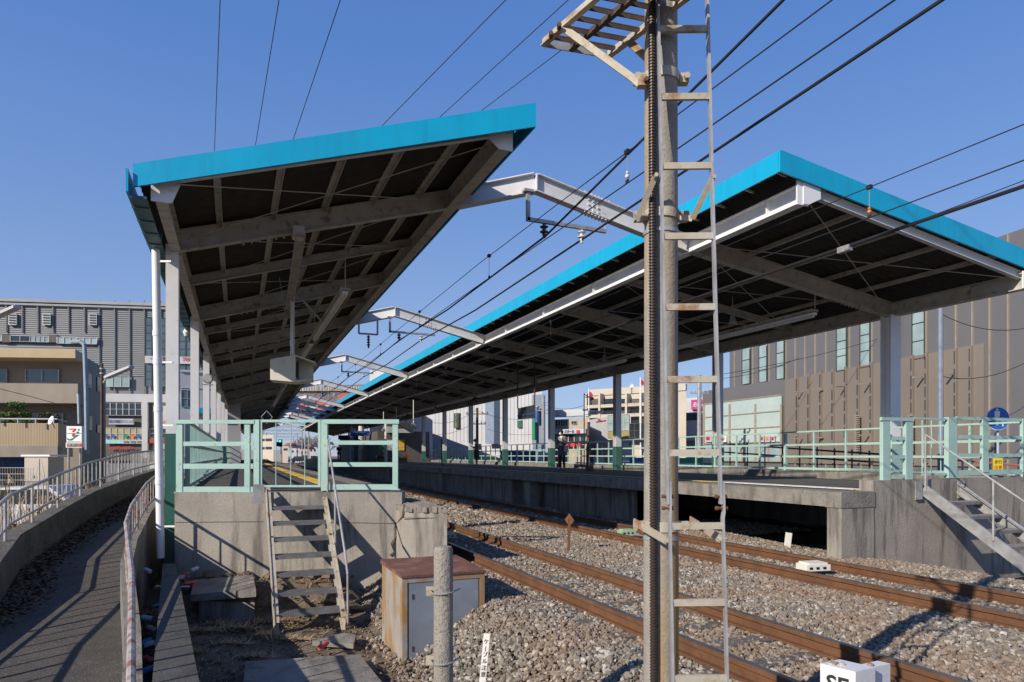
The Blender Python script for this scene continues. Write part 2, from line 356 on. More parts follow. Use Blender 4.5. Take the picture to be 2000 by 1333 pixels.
def curbwall(pts, h, w_, base, side, label, name='ramp_wall', mt=concd):
    t = thing(name, W(*pts[2], -1), label, 'wall')
    m = MB()
    for a, b in zip(pts, pts[1:]):
        A, B = W(a[0], a[1], 0), W(b[0], b[1], 0); d = (B-A); d.z = 0; nn = V((-d.y, d.x, 0)).normalized()*w_*side
        za, zb = EZ+KR*(prel(a[1])+h), EZ+KR*(prel(b[1])+h)
        A0, B0 = V((A.x, A.y, base)), V((B.x, B.y, base)); A1, B1 = V((A.x, A.y, za)), V((B.x, B.y, zb))
        m.hexa([A0, B0, B0+nn, A0+nn], [A1, B1, B1+nn, A1+nn])
    m.build('wall', mt, t); return t
curbwall(PLx, .38, .26, -1.7, 1, 'low dark concrete wall on the left side of the ramp path')
curbwall(off(PRx, -.045), .36, .14, -1.7, -1, 'thin concrete kerb wall between the ramp path and the litter ditch', mt=coping)
def ramp_rail(pts, top, low, label, nb, post_mat, rm=None):
    rm = rm or post_mat
    t = thing('ramp_railing', W(*pts[1], -.5), label, 'railing', 'railings along the ramp path')
    T = [W(a[0], a[1], prel(a[1])+top) for a in pts]; L = [W(a[0], a[1], prel(a[1])+low) for a in pts]
    MB().path(T, .027).build('top_rail', rm, t, True); MB().path(L, .02).build('lower_rail', rm, t, True)
    k = 0
    for a, b in zip(pts, pts[1:]):
        ln = math.hypot(a[0]-b[0], a[1]-b[1]); n = max(1, int(ln/nb))
        for i in range(n):
            f = (i+.5)/n; xc, D = a[0]+(b[0]-a[0])*f, a[1]+(b[1]-a[1])*f
            big = k % 5 == 0
            MB().tube(W(xc, D, prel(D)+(.3 if big else low)), W(xc, D, prel(D)+top), .024 if big else .0135, 6).build('post' if big else 'baluster', post_mat, t, True)
            k += 1
    return t
ramp_rail(off(PLx, -.09), .80, .50, 'grey pipe railing on the low wall left of the ramp path', .2, railw)
ramp_rail(PRx, .71, .42, 'rust-flaked pipe railing on the kerb between ramp path and ditch', .2, railp)
# leaf litter and debris along walls along the wall foot
m = MB()
for i in range(11000):
    k = random.randrange(0, 5); f = random.random(); a, b = PLx[k+1], PLx[k+2]
    xc, D = a[0]+(b[0]-a[0])*f, a[1]+(b[1]-a[1])*f; o_ = abs(random.gauss(0, .19))+.02
    c = W(xc+o_*.87, D+o_*.49, prel(D)+.01+random.random()*.03*math.exp(-o_*3)); s_ = random.uniform(.012, .045)
    a_ = random.random()*6; e1 = V((math.cos(a_), math.sin(a_), random.uniform(-.5, .5)))*s_; e2 = V((-math.sin(a_), math.cos(a_), random.uniform(-.5, .5)))*s_*.6
    m.add([c-e1, c-e2, c+e1, c+e2], [(0, 1, 2, 3)])
leaf = mat('dead_leaves', (.16, .10, .055), (.08, .055, .035), 9, .9)
m.build('leaf_litter', leaf, None, kind='stuff', label='dead leaves gathered at the foot of the ramp wall')

# ditch, low concrete beam
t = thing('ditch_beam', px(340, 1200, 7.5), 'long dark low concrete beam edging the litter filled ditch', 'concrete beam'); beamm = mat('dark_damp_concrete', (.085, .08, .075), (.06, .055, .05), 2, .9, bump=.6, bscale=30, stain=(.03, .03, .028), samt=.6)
A1, B1 = px(318, 1105, 10.6), px(296, 1333, 4.9); A2, B2 = px(343, 1108, 10.6), px(392, 1333, 4.9)
ex = (B1-A1)*.6; ex2 = (B2-A2)*.6
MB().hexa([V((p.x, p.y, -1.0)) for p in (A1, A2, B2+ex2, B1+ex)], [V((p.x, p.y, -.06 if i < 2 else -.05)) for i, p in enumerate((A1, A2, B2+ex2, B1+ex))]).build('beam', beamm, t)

# litter
LIT = [mat('litter_white', (.6, .6, .6)), mat('litter_blue', (.08, .2, .45)), mat('litter_red', (.5, .08, .06)), mat('litter_straw_coloured', (.4, .32, .2)), mat('litter_pale_plastic', (.45, .5, .52))]
cx_pts = [(300+random.uniform(-16, 14), y, D) for y, D in ((1115, 10.2), (1150, 9.0), (1185, 8.2), (1208, 7.6), (1230, 7.2), (1255, 6.7), (1262, 6.5), (1290, 6.1), (1310, 5.8))]+[(352, 1128, 10.9), (365, 1122, 11), (380, 1112, 11.2), (345, 1142, 10.7), (372, 1140, 10.6), (362, 1150, 10.5), (585, 1196, 10.2), (630, 1262, 7.9)]
names = ['drink_can', 'crumpled_bag', 'paper_scrap', 'plastic_bottle']
where = ['in the dark ditch near the downpipe', 'in the ditch beside the kerb wall', 'deep in the ditch', 'half way along the ditch', 'in the ditch beside the pale bag', 'in the near part of the ditch', 'in the ditch by the rusty pipe', 'at the near end of the ditch', 'at the bottom edge of the ditch', 'on the rubble left of the slab', 'against the wall above the slab', 'on the rubble under the wall', 'beside the white post foot', 'on the left end of the slab', 'hanging over the slab edge', 'under the lowest stair tread', 'on the soil near the flat slab']
adj = ['white', 'blue', 'red', 'straw coloured', 'pale grey']
for i, (x, y, D) in enumerate(cx_pts):
    k = i % 4; ci = (i*3+i//4) % 5; p = px(x, y, D); m = MB(); zz = p
    if k in (0, 3):
        a_ = random.random()*3; m.lathe(p, [(.028, -.06), (.032, -.05), (.032, .05), (.014 if k else .026, .07), (.012 if k else .026, .085)], 10, (math.cos(a_), math.sin(a_), .2))
    else:
        r_ = .09 if k == 1 else .06
        vs = [p+V((random.gauss(0, r_*.6), random.gauss(0, r_*.6), random.uniform(-.02, .05))) for _ in range(12)]
        bm = bmesh.new(); [bm.verts.new(v) for v in vs]; bmesh.ops.convex_hull(bm, input=bm.verts)
        me = None
        bm.verts.index_update(); bm.verts.ensure_lookup_table()
        m.add([v.co.copy() for v in bm.verts], [tuple(v.index for v in f.verts) for f in bm.faces]); bm.free()
    m.build(names[k], LIT[ci], None, True, label='small %s %s %s' % (adj[ci], names[k].replace('_', ' '), where[i]), cat='litter', group='litter around the ditch and slab')

# slab block, rubble, foreground slab
t = thing('slab_block', px(440, 1180, 10.2), 'rough concrete slab resting on a pale block under the platform wall', 'concrete block')
a, b = px(372, 1176, 10.1), px(500, 1166, 9.95); dd = V((-S_*0+.0, .95, 0)); dd = (px(440, 1135, 11.2)-px(440, 1171, 10.0)); dd.z = 0
MB().slab(a, b, b+dd, a+dd, (0, 0, .11)).build('slab', coping, t)
a, b = px(388, 1204, 10.2), px(497, 1202, 10.05); a.z = b.z = -.9
MB().slab(a, b, b+dd*.8, a+dd*.8, (0, 0, .9+px(372, 1176, 10.1).z-.004)).build('block', conc, t)
t = thing('flat_slab', px(600, 1310, 7.8), 'large flat grey concrete slab on the soil in the foreground', 'concrete slab')
zt = -.70; A = [pz(480, 1292, zt), pz(702, 1278, zt), pz(760, 1350, zt), pz(470, 1385, zt)]
MB().slab(*A, (0, 0, -.12)).build('slab', coping, t)
t = thing('footing_pad', px(690, 1245, 9), 'thin cracked concrete pad under the right foot of the left stairs', 'concrete pad')
MB().slab(pz(610, 1252, -.72), pz(690, 1258, -.72), pz(696, 1240, -.72), pz(672, 1236, -.72), (0, 0, -.06)).build('pad', coping, t)
# grass, twigs
m = MB()
cl = [(430, 1215, 9.8), (470, 1222, 9.6), (520, 1240, 9.2), (560, 1250, 9), (400, 1235, 9.4), (500, 1275, 8.2), (455, 1262, 8.8), (520, 1215, 9.9), (610, 1160, 11.2), (640, 1185, 10.6), (740, 1220, 10), (800, 1308, 7.7), (420, 1120, 11.4), (470, 1128, 11.2), (350, 1205, 9.4), (370, 1245, 8.4), (880, 1325, 7), (690, 1200, 10.4), (560, 1200, 10)]
for x, y, D in cl:
    for i in range(110):
        p = px(x+random.gauss(0, 20), y+random.gauss(0, 7), D); p.z = gz(p.x, p.y)-.01; a_ = random.random()*6.3; L_ = random.uniform(.05, .24); q = p+V((math.cos(a_)*L_, math.sin(a_)*L_, random.uniform(.01, .09))); s_ = V((-math.sin(a_), math.cos(a_), .3))*.007
        m.add([p-s_, p+s_, q], [(0, 1, 2)])
for i in range(5200):
    x = random.uniform(-1.3, 2.5); y = random.uniform(5, 12.4)
    if math.sin(x*3.1+y*1.7)+math.sin(y*2.3-x*1.9)+random.gauss(0, .5) < .2: continue
    p = V((x, y, gz(x, y)-.025)); a_ = random.random()*6.3; L_ = random.uniform(.03, .13); q = p+V((math.cos(a_)*L_, math.sin(a_)*L_, random.uniform(0, .05))); s_ = V((-math.sin(a_), math.cos(a_), .4))*.005
    m.add([p-s_, p+s_, q], [(0, 1, 2)])
m.build('dry_grass', drygrass, None, kind='stuff', label='dry straw and dead grass on the soil around the stairs')
m = MB()
for i in range(2600):
    x = random.uniform(-1.5, 1.9); y = random.uniform(5, 12.6); z = gz(x, y)-.03; s_ = random.uniform(.008, .03)
    c = V((x, y, z+s_*.5)); r3 = Matrix.Rotation(random.random()*3, 3, 'Z')@Matrix.Rotation(random.random(), 3, 'X')
    m.box(c, (s_*1.4, s_, s_*.8), rot=r3)
for i in range(60):
    x = random.uniform(-.7, 2.3); y = 12.65-.4*x+random.uniform(-1.0, 0); s_ = random.uniform(.05, .13); z = gz(x, y)-.02
    m.box((x, y, z+s_*.3), (s_*1.4, s_, s_*.8), rot=Matrix.Rotation(random.random()*3, 3, 'Z')@Matrix.Rotation(random.random(), 3, 'X'))
m.build('rubble', soil, None, kind='stuff', label='small stones and clods strewn over the soil')

# reeds left of the ramp
m = MB()
for i in range(700):
    k = random.randrange(3, 7); f = random.random(); a, b = PLx[k], PLx[k+1]; o_ = .35+random.random()*1.2; xc = a[0]+(b[0]-a[0])*f-o_*.87; D = a[1]+(b[1]-a[1])*f-o_*.3
    p = W(xc, D, 0); p.z = -.9; a_ = random.random()*6.3; h = random.uniform(1.3, 2.3)*(1.35 if random.random() < .08 else 1); q = p+V((math.cos(a_)*.3, math.sin(a_)*.3, h*.7)); r_ = q+V((math.cos(a_)*.5*random.random(), math.sin(a_)*.5*random.random(), h*.4*random.uniform(-.4, 1)))
    sd = V((-math.sin(a_), math.cos(a_), 0))*.008
    m.add([p-sd, p+sd, q+sd, q-sd, r_], [(0, 1, 2, 3), (3, 2, 4)])
    if random.random() < .4:
        q2 = q+V((random.gauss(0, .3), random.gauss(0, .3), random.uniform(-.5, .1))); m.add([q-sd, q+sd*2, q2], [(0, 1, 2)])
m.build('dry_reeds', drygrass, None, kind='stuff', label='tall dry straw coloured reeds growing behind the ramp railing')

# ================================================================== PLATFORMS
PZ = 1.0
L0, L1 = px(341, 960, 11.5), px(785, 957, 11.5)     # left end wall corners
L0.z = L1.z = PZ
def platform_left():
    t = thing('station_platform', V((1, 13, 0)), 'grey concrete platform on the left with steel stairs at its end', 'platform')
    ys = [13.2+4*i for i in range(0, 30)]
    XL, XR = -.86, 2.86
    m = MB(); w_ = MB(); cp = MB(); yl = MB(); edge = MB()
    # end wall: parallel to the end face
    n = V((S_, C_, 0))
    m_top = []
    w_.hexa([V((L0.x, L0.y, -1.2)), V((L1.x, L1.y, -1.2)), V((L1.x, L1.y, -1.2))+n*.35, V((L0.x, L0.y, -1.2))+n*.35], [L0, L1, L1+n*.35, L0+n*.35])
    w_.hexa([V((L1.x-.02, L1.y+.34, -1)), V((L1.x+.02, L1.y+.34, -1)), V((XR, 13.2, -1)), V((XR-.3, 13.2, -1))], [V((L1.x-.02, L1.y+.34, .9)), V((L1.x+.02, L1.y+.34, .9)), V((XR, 13.2, .9)), V((XR-.3, 13.2, .9))])
    a, b = L0+n*.35, L1+n*.35
    m.slab(a, b, V((XR, 13.2, PZ)), V((XL, 13.6, PZ)), (0, 0, -.08))
    for y0, y1 in zip(ys, ys[1:]):
        ya = 13.6 if y0 == ys[0] else y0
        m.slab(st(XL, ya, PZ), st(XR-.45, y0, PZ), st(XR-.45, y1, PZ), st(XL, y1, PZ), (0, 0, -.1))
        cp.slab(st(XR-.45, y0, PZ+.004), st(XR, y0, PZ+.004), st(XR, y1, PZ+.004), st(XR-.45, y1, PZ+.004), (0, 0, -.22))
        w_.slab(st(XR-.45, y0, PZ-.22), st(XR-.15, y0, PZ-.22), st(XR-.15, y1, PZ-.22), st(XR-.45, y1, PZ-.22), (0, 0, -1.5))
        w_.slab(st(XL, ya, PZ-.1), st(XL+.2, ya, PZ-.1), st(XL+.2, y1, PZ-.1), st(XL, y1, PZ-.1), (0, 0, -1.5))
        yl.slab(st(XR-1.15, y0, PZ+.012), st(XR-.85, y0, PZ+.012), st(XR-.85, y1, PZ+.012), st(XR-1.15, y1, PZ+.012), (0, 0, -.01))
    m.build('deck', asph, t); w_.build('retaining_wall', conc, t); cp.build('coping', coping, t); yl.build('yellow_line', yellow, t)
    # broken lower block at the track corner
    k = MB(); B0, B1 = px(786, 965, 11.2), px(873, 985, 10.9); q0, q1 = B0.copy(), B1.copy()
    for q in (q0, q1): q.z = -1
    B0.z = B1.z = .82; dn = V((-.15, 1.6, 0)); q0b = B0-V((.02, 0, 0))
    k.hexa([q0, q1, q1+dn, q0+dn], [V((B0.x, B0.y, .70)), V((B1.x, B1.y, .70)), V((B1.x, B1.y, .70))+dn, V((B0.x, B0.y, .70))+dn])
    k.build('corner_block', conc, t)
    k = MB(); rs = random.Random(3)
    for i in range(9):
        f = i/9; g = (i+1)/9-.012; P0 = B0.lerp(B1, f); P1 = B0.lerp(B1, g); o1 = V((0, -rs.uniform(.0, .07), rs.uniform(-.05, .0)))
        P0.z = P1.z = .70
        k.hexa([P0+o1*V((1, 1, 0)), P1+o1*V((1, 1, 0)), P1+dn, P0+dn], [P0+o1*.4+V((0, 0, .12+o1.z)), P1+o1*.8+V((0, 0, .10+rs.uniform(-.03, .03))), P1+dn+V((0, 0, .15)), P0+dn+V((0, 0, .15))])
    k.build('broken_coping', coping, t)
    k = MB(); rs = random.Random(5)   # crack on the wall face
    pp = [(790, 985), (786, 1010), (776, 1022), (772, 1050), (764, 1062), (770, 1078), (760, 1085)]
    for (x0, y0), (x1, y1) in zip(pp, pp[1:]): k.bar(px(x0, y0, 11.47 if x0 < 786 else 11.18), px(x1, y1, 11.47 if x1 < 786 else 11.18), .03, .012)
    for s_ in ((786, 1012, 866, 1012),):
        k.bar(px(s_[0], s_[1], 11.48 if s_[0] < 786 else 11.15), px(s_[2], s_[3], 11.48 if s_[2] < 786 else 10.94), .012, .008)
    MB().hexa([px(343, 1021.5, 11.498), px(515, 1020, 11.498), px(515, 1020, 11.51), px(343, 1021.5, 11.51)], [px(343, 1020, 11.498), px(515, 1018.6, 11.498), px(515, 1018.6, 11.51), px(343, 1020, 11.51)]).build('pour_joint', beamm, t)
    MB().hexa([px(645, 1021.5, 11.498), px(784, 1024, 11.498), px(784, 1024, 11.51), px(645, 1021.5, 11.51)], [px(645, 1020, 11.498), px(784, 1022.4, 11.498), px(784, 1022.4, 11.51), px(645, 1020, 11.51)]).build('pour_joint', beamm, t)
    k.build('crack', mat('crack_stain', (.13, .085, .05), None, 8, .95), t)
    return t
platform_left()
RY = 8.45                                  # right platform end plane
def platform_right():
    t = thing('station_platform', V((12, 12, 0)), 'wide grey concrete platform on the right with a long mint fence', 'platform')
    XL = 9.45; XR = lambda Y: 14.65+.052*(Y-8.5)
    ys = [RY+.3, 12]+[12+4*i for i in range(1, 30)]
    m = MB(); w_ = MB(); wo = MB(); cp = MB(); yl = MB(); cu = MB()
    for y0, y1 in zip(ys, ys[1:]):
        m.slab(st(XL+.5, y0, PZ), st(XR(y0)+.5, y0, PZ), st(XR(y1)+.5, y1, PZ), st(XL+.5, y1, PZ), (0, 0, -.12))
        cp.slab(st(XL, y0, PZ+.004), st(XL+.5, y0, PZ+.004), st(XL+.5, y1, PZ+.004), st(XL, y1, PZ+.004), (0, 0, -.26))
        if y0 > 13: w_.slab(st(XL+.35+.5*(y0 < 22), y0, PZ-.26), st(XL+.75, y0, PZ-.26), st(XL+.75, y1, PZ-.26), st(XL+.35+.5*(y0 < 22), y1, PZ-.26), (0, 0, -1.4))
        yl.slab(st(XL+.9, y0, PZ+.012), st(XL+1.1, y0, PZ+.012), st(XL+1.1, y1, PZ+.012), st(XL+.9, y1, PZ+.012), (0, 0, -.01))
        cu.slab(st(XR(y0)-.12, y0, PZ), st(XR(y0)+.25, y0, PZ), st(XR(y1)+.25, y1, PZ), st(XR(y1)-.12, y1, PZ), (0, 0, .19))
        wo.slab(st(XR(y0)+.2, y0, PZ-.12), st(XR(y0)+.5, y0, PZ-.12), st(XR(y1)+.5, y1, PZ-.12), st(XR(y1)+.2, y1, PZ-.12), (0, 0, -1.3))
    w_.build('retaining_wall', conc, t); wo.build('outer_wall', conc, t); w_ = MB()
    # end wall
    w_.hexa([V((XL, RY, -1)), V((XL+.75, RY, -1)), V((XL+.75, RY+.3, -1)), V((XL, RY+.3, -1))], [V((XL, RY, PZ-.27)), V((XL+.75, RY, PZ-.27)), V((XL+.75, RY+.3, PZ-.27)), V((XL, RY+.3, PZ-.27))])
    w_.hexa([V((XL+.752, RY+.01, -1)), V((15.4, RY+.01, -1)), V((15.4, RY+.3, -1)), V((XL+.752, RY+.3, -1))], [V((XL+.752, RY+.01, 1.19)), V((15.4, RY+.01, 1.19)), V((15.4, RY+.3, 1.19)), V((XL+.752, RY+.3, 1.19))])
    cp.box((XL+.375, RY+.16, PZ-.13), (.78, .34, .268))
    for y0 in (22, 33, 46): MB().box(st(XL+.3, y0, .1), (.35, .5, 1.2)).build('pier', conc, t)
    m.build('deck', asph, t); w_.build('end_wall', conc, t); cp.build('coping', coping, t); yl.build('yellow_line', yellow, t); cu.build('kerb', coping, t)
    wl = MB(); wl.slab(V((XL+.85, RY+.5, PZ+.02)), V((XL+1.12, RY+.5, PZ+.02)), V((XL+1.12, 12.6, PZ+.02)), V((XL+.85, 12.6, PZ+.02)), (0, 0, -.012)); wl.build('white_edge_line', whitel, t)
    return t
platform_right()
p = st(9.75, 33.5, .35); t = thing('equipment_box', p, 'small orange framed box fixed to the dark face below the right platform', 'box')
m = MB(); m.box(p+V((0, 0, .28)), (.08, .5, .1)); m.box(p-V((0, 0, .28)), (.08, .5, .1)); m.box(p+V((0, .22, 0)), (.079, .1, .47)); m.box(p-V((0, .22, 0)), (.079, .1, .47)); m.build('frame', orange, t)

# ================================================================== CANOPIES
E = EZ
def zl(X): return E+3.53+.289*(X+.89)                    # underside of left main beams
def zr(X): return E+4.43-.1545*(X-9.28)                  # underside of right main beams
CY = [12.5+6.6*i for i in range(0, 18)]; CYL = [y+.7 for y in CY]
YEND = CY[-1]+2
def cgirder(m, X, z, y0, w_, h, ibeam=False):
    ys = [y0]+[y for y in CY if y > y0]+[YEND]
    for a, b in zip(ys, ys[1:]):
        p, q = st(X, a, z+h/2), st(X, b, z+h/2)
        (m.ibeam(p, q, w_, h) if ibeam else m.bar(p, q, w_, h))
def corrugated(name, X0, X1, zf, y0a, y0b, m_, par, th=.03, pitch=.2):
    # ribs run down the slope: profile steps along Y
    me = []; vs = []; fs = []; n = 0; L = YEND-min(y0a, y0b); N = int(L/pitch)*2; pr = []
    for i in range(N+1):
        f = i/N; r = .018 if (i//1) % 2 else -.018
        for X, y0 in ((X0, y0a), (X1, y0b)):
            Y = y0+(YEND-y0)*f; p = st(X, Y, zf(X)+r); vs += [p, p+V((0, 0, th))]
    for i in range(N):
        a = i*4; b = a+4; fs += [(a, a+2, b+2, b), (a+1, b+1, b+3, a+3)]
    m = MB(); m.add(vs, fs); return m.build(name, m_, par)
def canopy_left():
    t = thing('platform_canopy', st(-.9, 12.5, -.5), 'left platform canopy with sky blue front fascia, rising towards the tracks', 'canopy', 'station platform canopies')
    XG0, XG1, X0, X1 = -.89, 4.1, -1.22, 4.5
    sh = lambda X: zl(X)+.43
    ya, yb = 10.5, 9.9
    corrugated('roof_sheet', X0+.02, X1-.04, sh, ya+.03, yb+.03, sheet, t)
    A0, A1, B0, B1 = V((X0, ya, E+3.64)), V((X0, ya, E+3.95)), V((X1, yb, E+5.24)), V((X1, yb, E+5.62))
    MB().hexa([A0, B0, B0+V((0, .04, 0)), A0+V((0, .04, 0))], [A1, B1, B1+V((0, .04, 0)), A1+V((0, .04, 0))]).build('front_fascia', blue, t)
    # side fascias / gutter
    def side(X, z0, z1, y0, thick, nm, mt_):
        m = MB(); ys = [y0]+CY+[YEND]
        for a, b in zip(ys, ys[1:]): m.hexa([st(X, a, z0), st(X+thick, a, z0), st(X+thick, b, z0), st(X, b, z0)], [st(X, a, z1), st(X+thick, a, z1), st(X+thick, b, z1), st(X, b, z1)])
        return m.build(nm, mt_, t)
    side(X1-.02, E+5.24, E+5.60, yb+.05, .03, 'track_side_fascia', blue)
    side(X0-.08, E+3.55, E+3.86, ya-.05, .03, 'gutter_face', blue)
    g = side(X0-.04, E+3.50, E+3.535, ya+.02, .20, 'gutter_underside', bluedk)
    y = ya+.4
    while y < 40: MB().bar(st(X0-.06, y, E+3.492), st(X0+.16, y, E+3.492), .03, .02).build('gutter_seam', dkgreen, t); y += .6
    m = MB(); cgirder(m, XG0, zl(XG0)+.02, 10.72, .16, .32, True); m.build('eave_girder', cream, t)
    m = MB(); cgirder(m, XG1, zl(XG1)-.02, 10.3, .2, .36, True); m.build('track_side_girder', cream, t)
    # white end plates on girders
    m = MB(); m.box((XG0, 10.68, zl(XG0)+.18), (.26, .03, .34)); m.prism([(XG0, 10.66, zl(XG0)+.34), (XG0+.24, 10.64, zl(XG0+.24)+.32), (XG0+.24, 10.64, zl(XG0+.24)+.2), (XG0+.14, 10.66, zl(XG0)+.02), (XG0, 10.66, zl(XG0)+.02)], (0, .02, 0))
    m.build('girder_end_plate', white, t); m = MB()
    m.box((XG1+.02, 10.26, zl(XG1)+.17), (.24, .03, .4)); m.prism([(XG1, 10.24, zl(XG1)+.34), (XG1-.26, 10.27, zl(XG1-.26)+.36), (XG1-.26, 10.27, zl(XG1-.26)+.2), (XG1-.1, 10.24, zl(XG1)-.03), (XG1, 10.24, zl(XG1)-.03)], (0, .02, 0))
    m.build('girder_end_plate', white, t)
    m = MB(); m.ibeam((XG0-.05, 10.7, zl(XG0)+.32), (XG1+.1, 10.28, zl(XG1)+.32), .09, .15, .015); m.build('end_rafter', greysteel, t)
    for i, y in enumerate(CYL):
        # main rafter (tapered I with brackets)
        m = MB(); a, b = st(XG0, y+.02, zl(XG0)+.19), st(XG1, y, zl(XG1)+.19); m.ibeam(a, b, .15, .36, .018)
        if i < 8:
            for s_ in range(7):   # splice bolts
                c = a.lerp(b, .22+s_*.028); m.box(c+V((0, -.06, -.205)), (.035, .035, .04)); m.box(c+V((0, .06, -.205)), (.035, .035, .04))
            for s_ in (.27, .31, .35): 
                for h in (-.1, 0, .1): m.box(a.lerp(b, s_)+V((0, -.02, h)), (.03, .03, .03))
        m.build('main_rafter', cream, t)
        if i+1 < len(CY):
            y2 = y+3.3; m = MB(); m.ibeam(st(XG0, y2, zl(XG0)+.28), st(XG1, y2, zl(XG1)+.28), .1, .2, .014); m.build('light_rafter', cream, t)
    for k in range(5):   # purlins
        X = XG0+.25+(XG1-XG0-.5)*(k+.5)/5*1.0; m = MB(); ys = [10.55]+CY+[YEND]
        for a, b in zip(ys, ys[1:]): m.bar(st(X, a, zl(X)+.415), st(X, b, zl(X)+.415), .09, .065); m.bar(st(X+.05, a, zl(X)+.37), st(X+.05, b, zl(X)+.37), .012, .11)
        m.build('purlin', cream, t)
    ys = [10.6]+[13.2+3.3*i for i in range(0, 20)]
    for j, (a, b) in enumerate(zip(ys, ys[1:])):
        m = MB(); z = .2; m.tube(st(-.7, a, zl(-.7)+z), st(3.9, b, zl(3.9)+z), .009, 5); m.tube(st(3.9, a, zl(3.9)+z), st(-.7, b, zl(-.7)+z), .009, 5); m.build('brace_rod', cream, t)
    for i, y in enumerate(CYL[:14]):
        y += .15; p = st(-.95, y, 0); m = MB(); m.ibeam(p+V((0, 0, PZ)), V((p.x, p.y, zl(-.86)+.05)), .21, .22, .018) if False else None
        m.box((p.x, p.y-.1, (zl(-.86)+PZ-.35)/2+.1), (.2, .018, zl(-.86)-PZ+.42)); m.box((p.x, p.y+.1, (zl(-.86)+PZ-.35)/2+.1), (.22, .018, zl(-.86)-PZ+.42)); m.box((p.x, p.y, (zl(-.86)+PZ-.35)/2+.1), (.014, .182, zl(-.86)-PZ+.42))
        c = m.build('column', white, t)
        m = MB(); hh = PZ+1.0-.05
        m.box((p.x, p.y-.1, hh/2-.4), (.235, .024, hh+.9)); m.box((p.x, p.y+.1, hh/2-.4), (.235, .024, hh+.9)); m.box((p.x, p.y, hh/2-.4), (.024, .17, hh+.9)); m.build('green_base', dkgreen, c)
    # channel strut slung under the beams
    a, b = st(1.17, 12.9, zl(1.17)-.1), st(1.42, 20.0, zl(1.4)-.1); m = MB(); m.bar(a, b, .16, .02); m.bar(a+V((-.08, 0, -.04)), b+V((-.08, 0, -.04)), .015, .08); m.bar(a+V((.08, 0, -.04)), b+V((.08, 0, -.04)), .015, .08); m.build('hanging_channel', cream, t)
    a = st(1.15, 13.15, zl(1.15)-.02); MB().box(a, (.2, .24, .2)).build('channel_clamp', greysteel, t)
    return t
canopy_left()
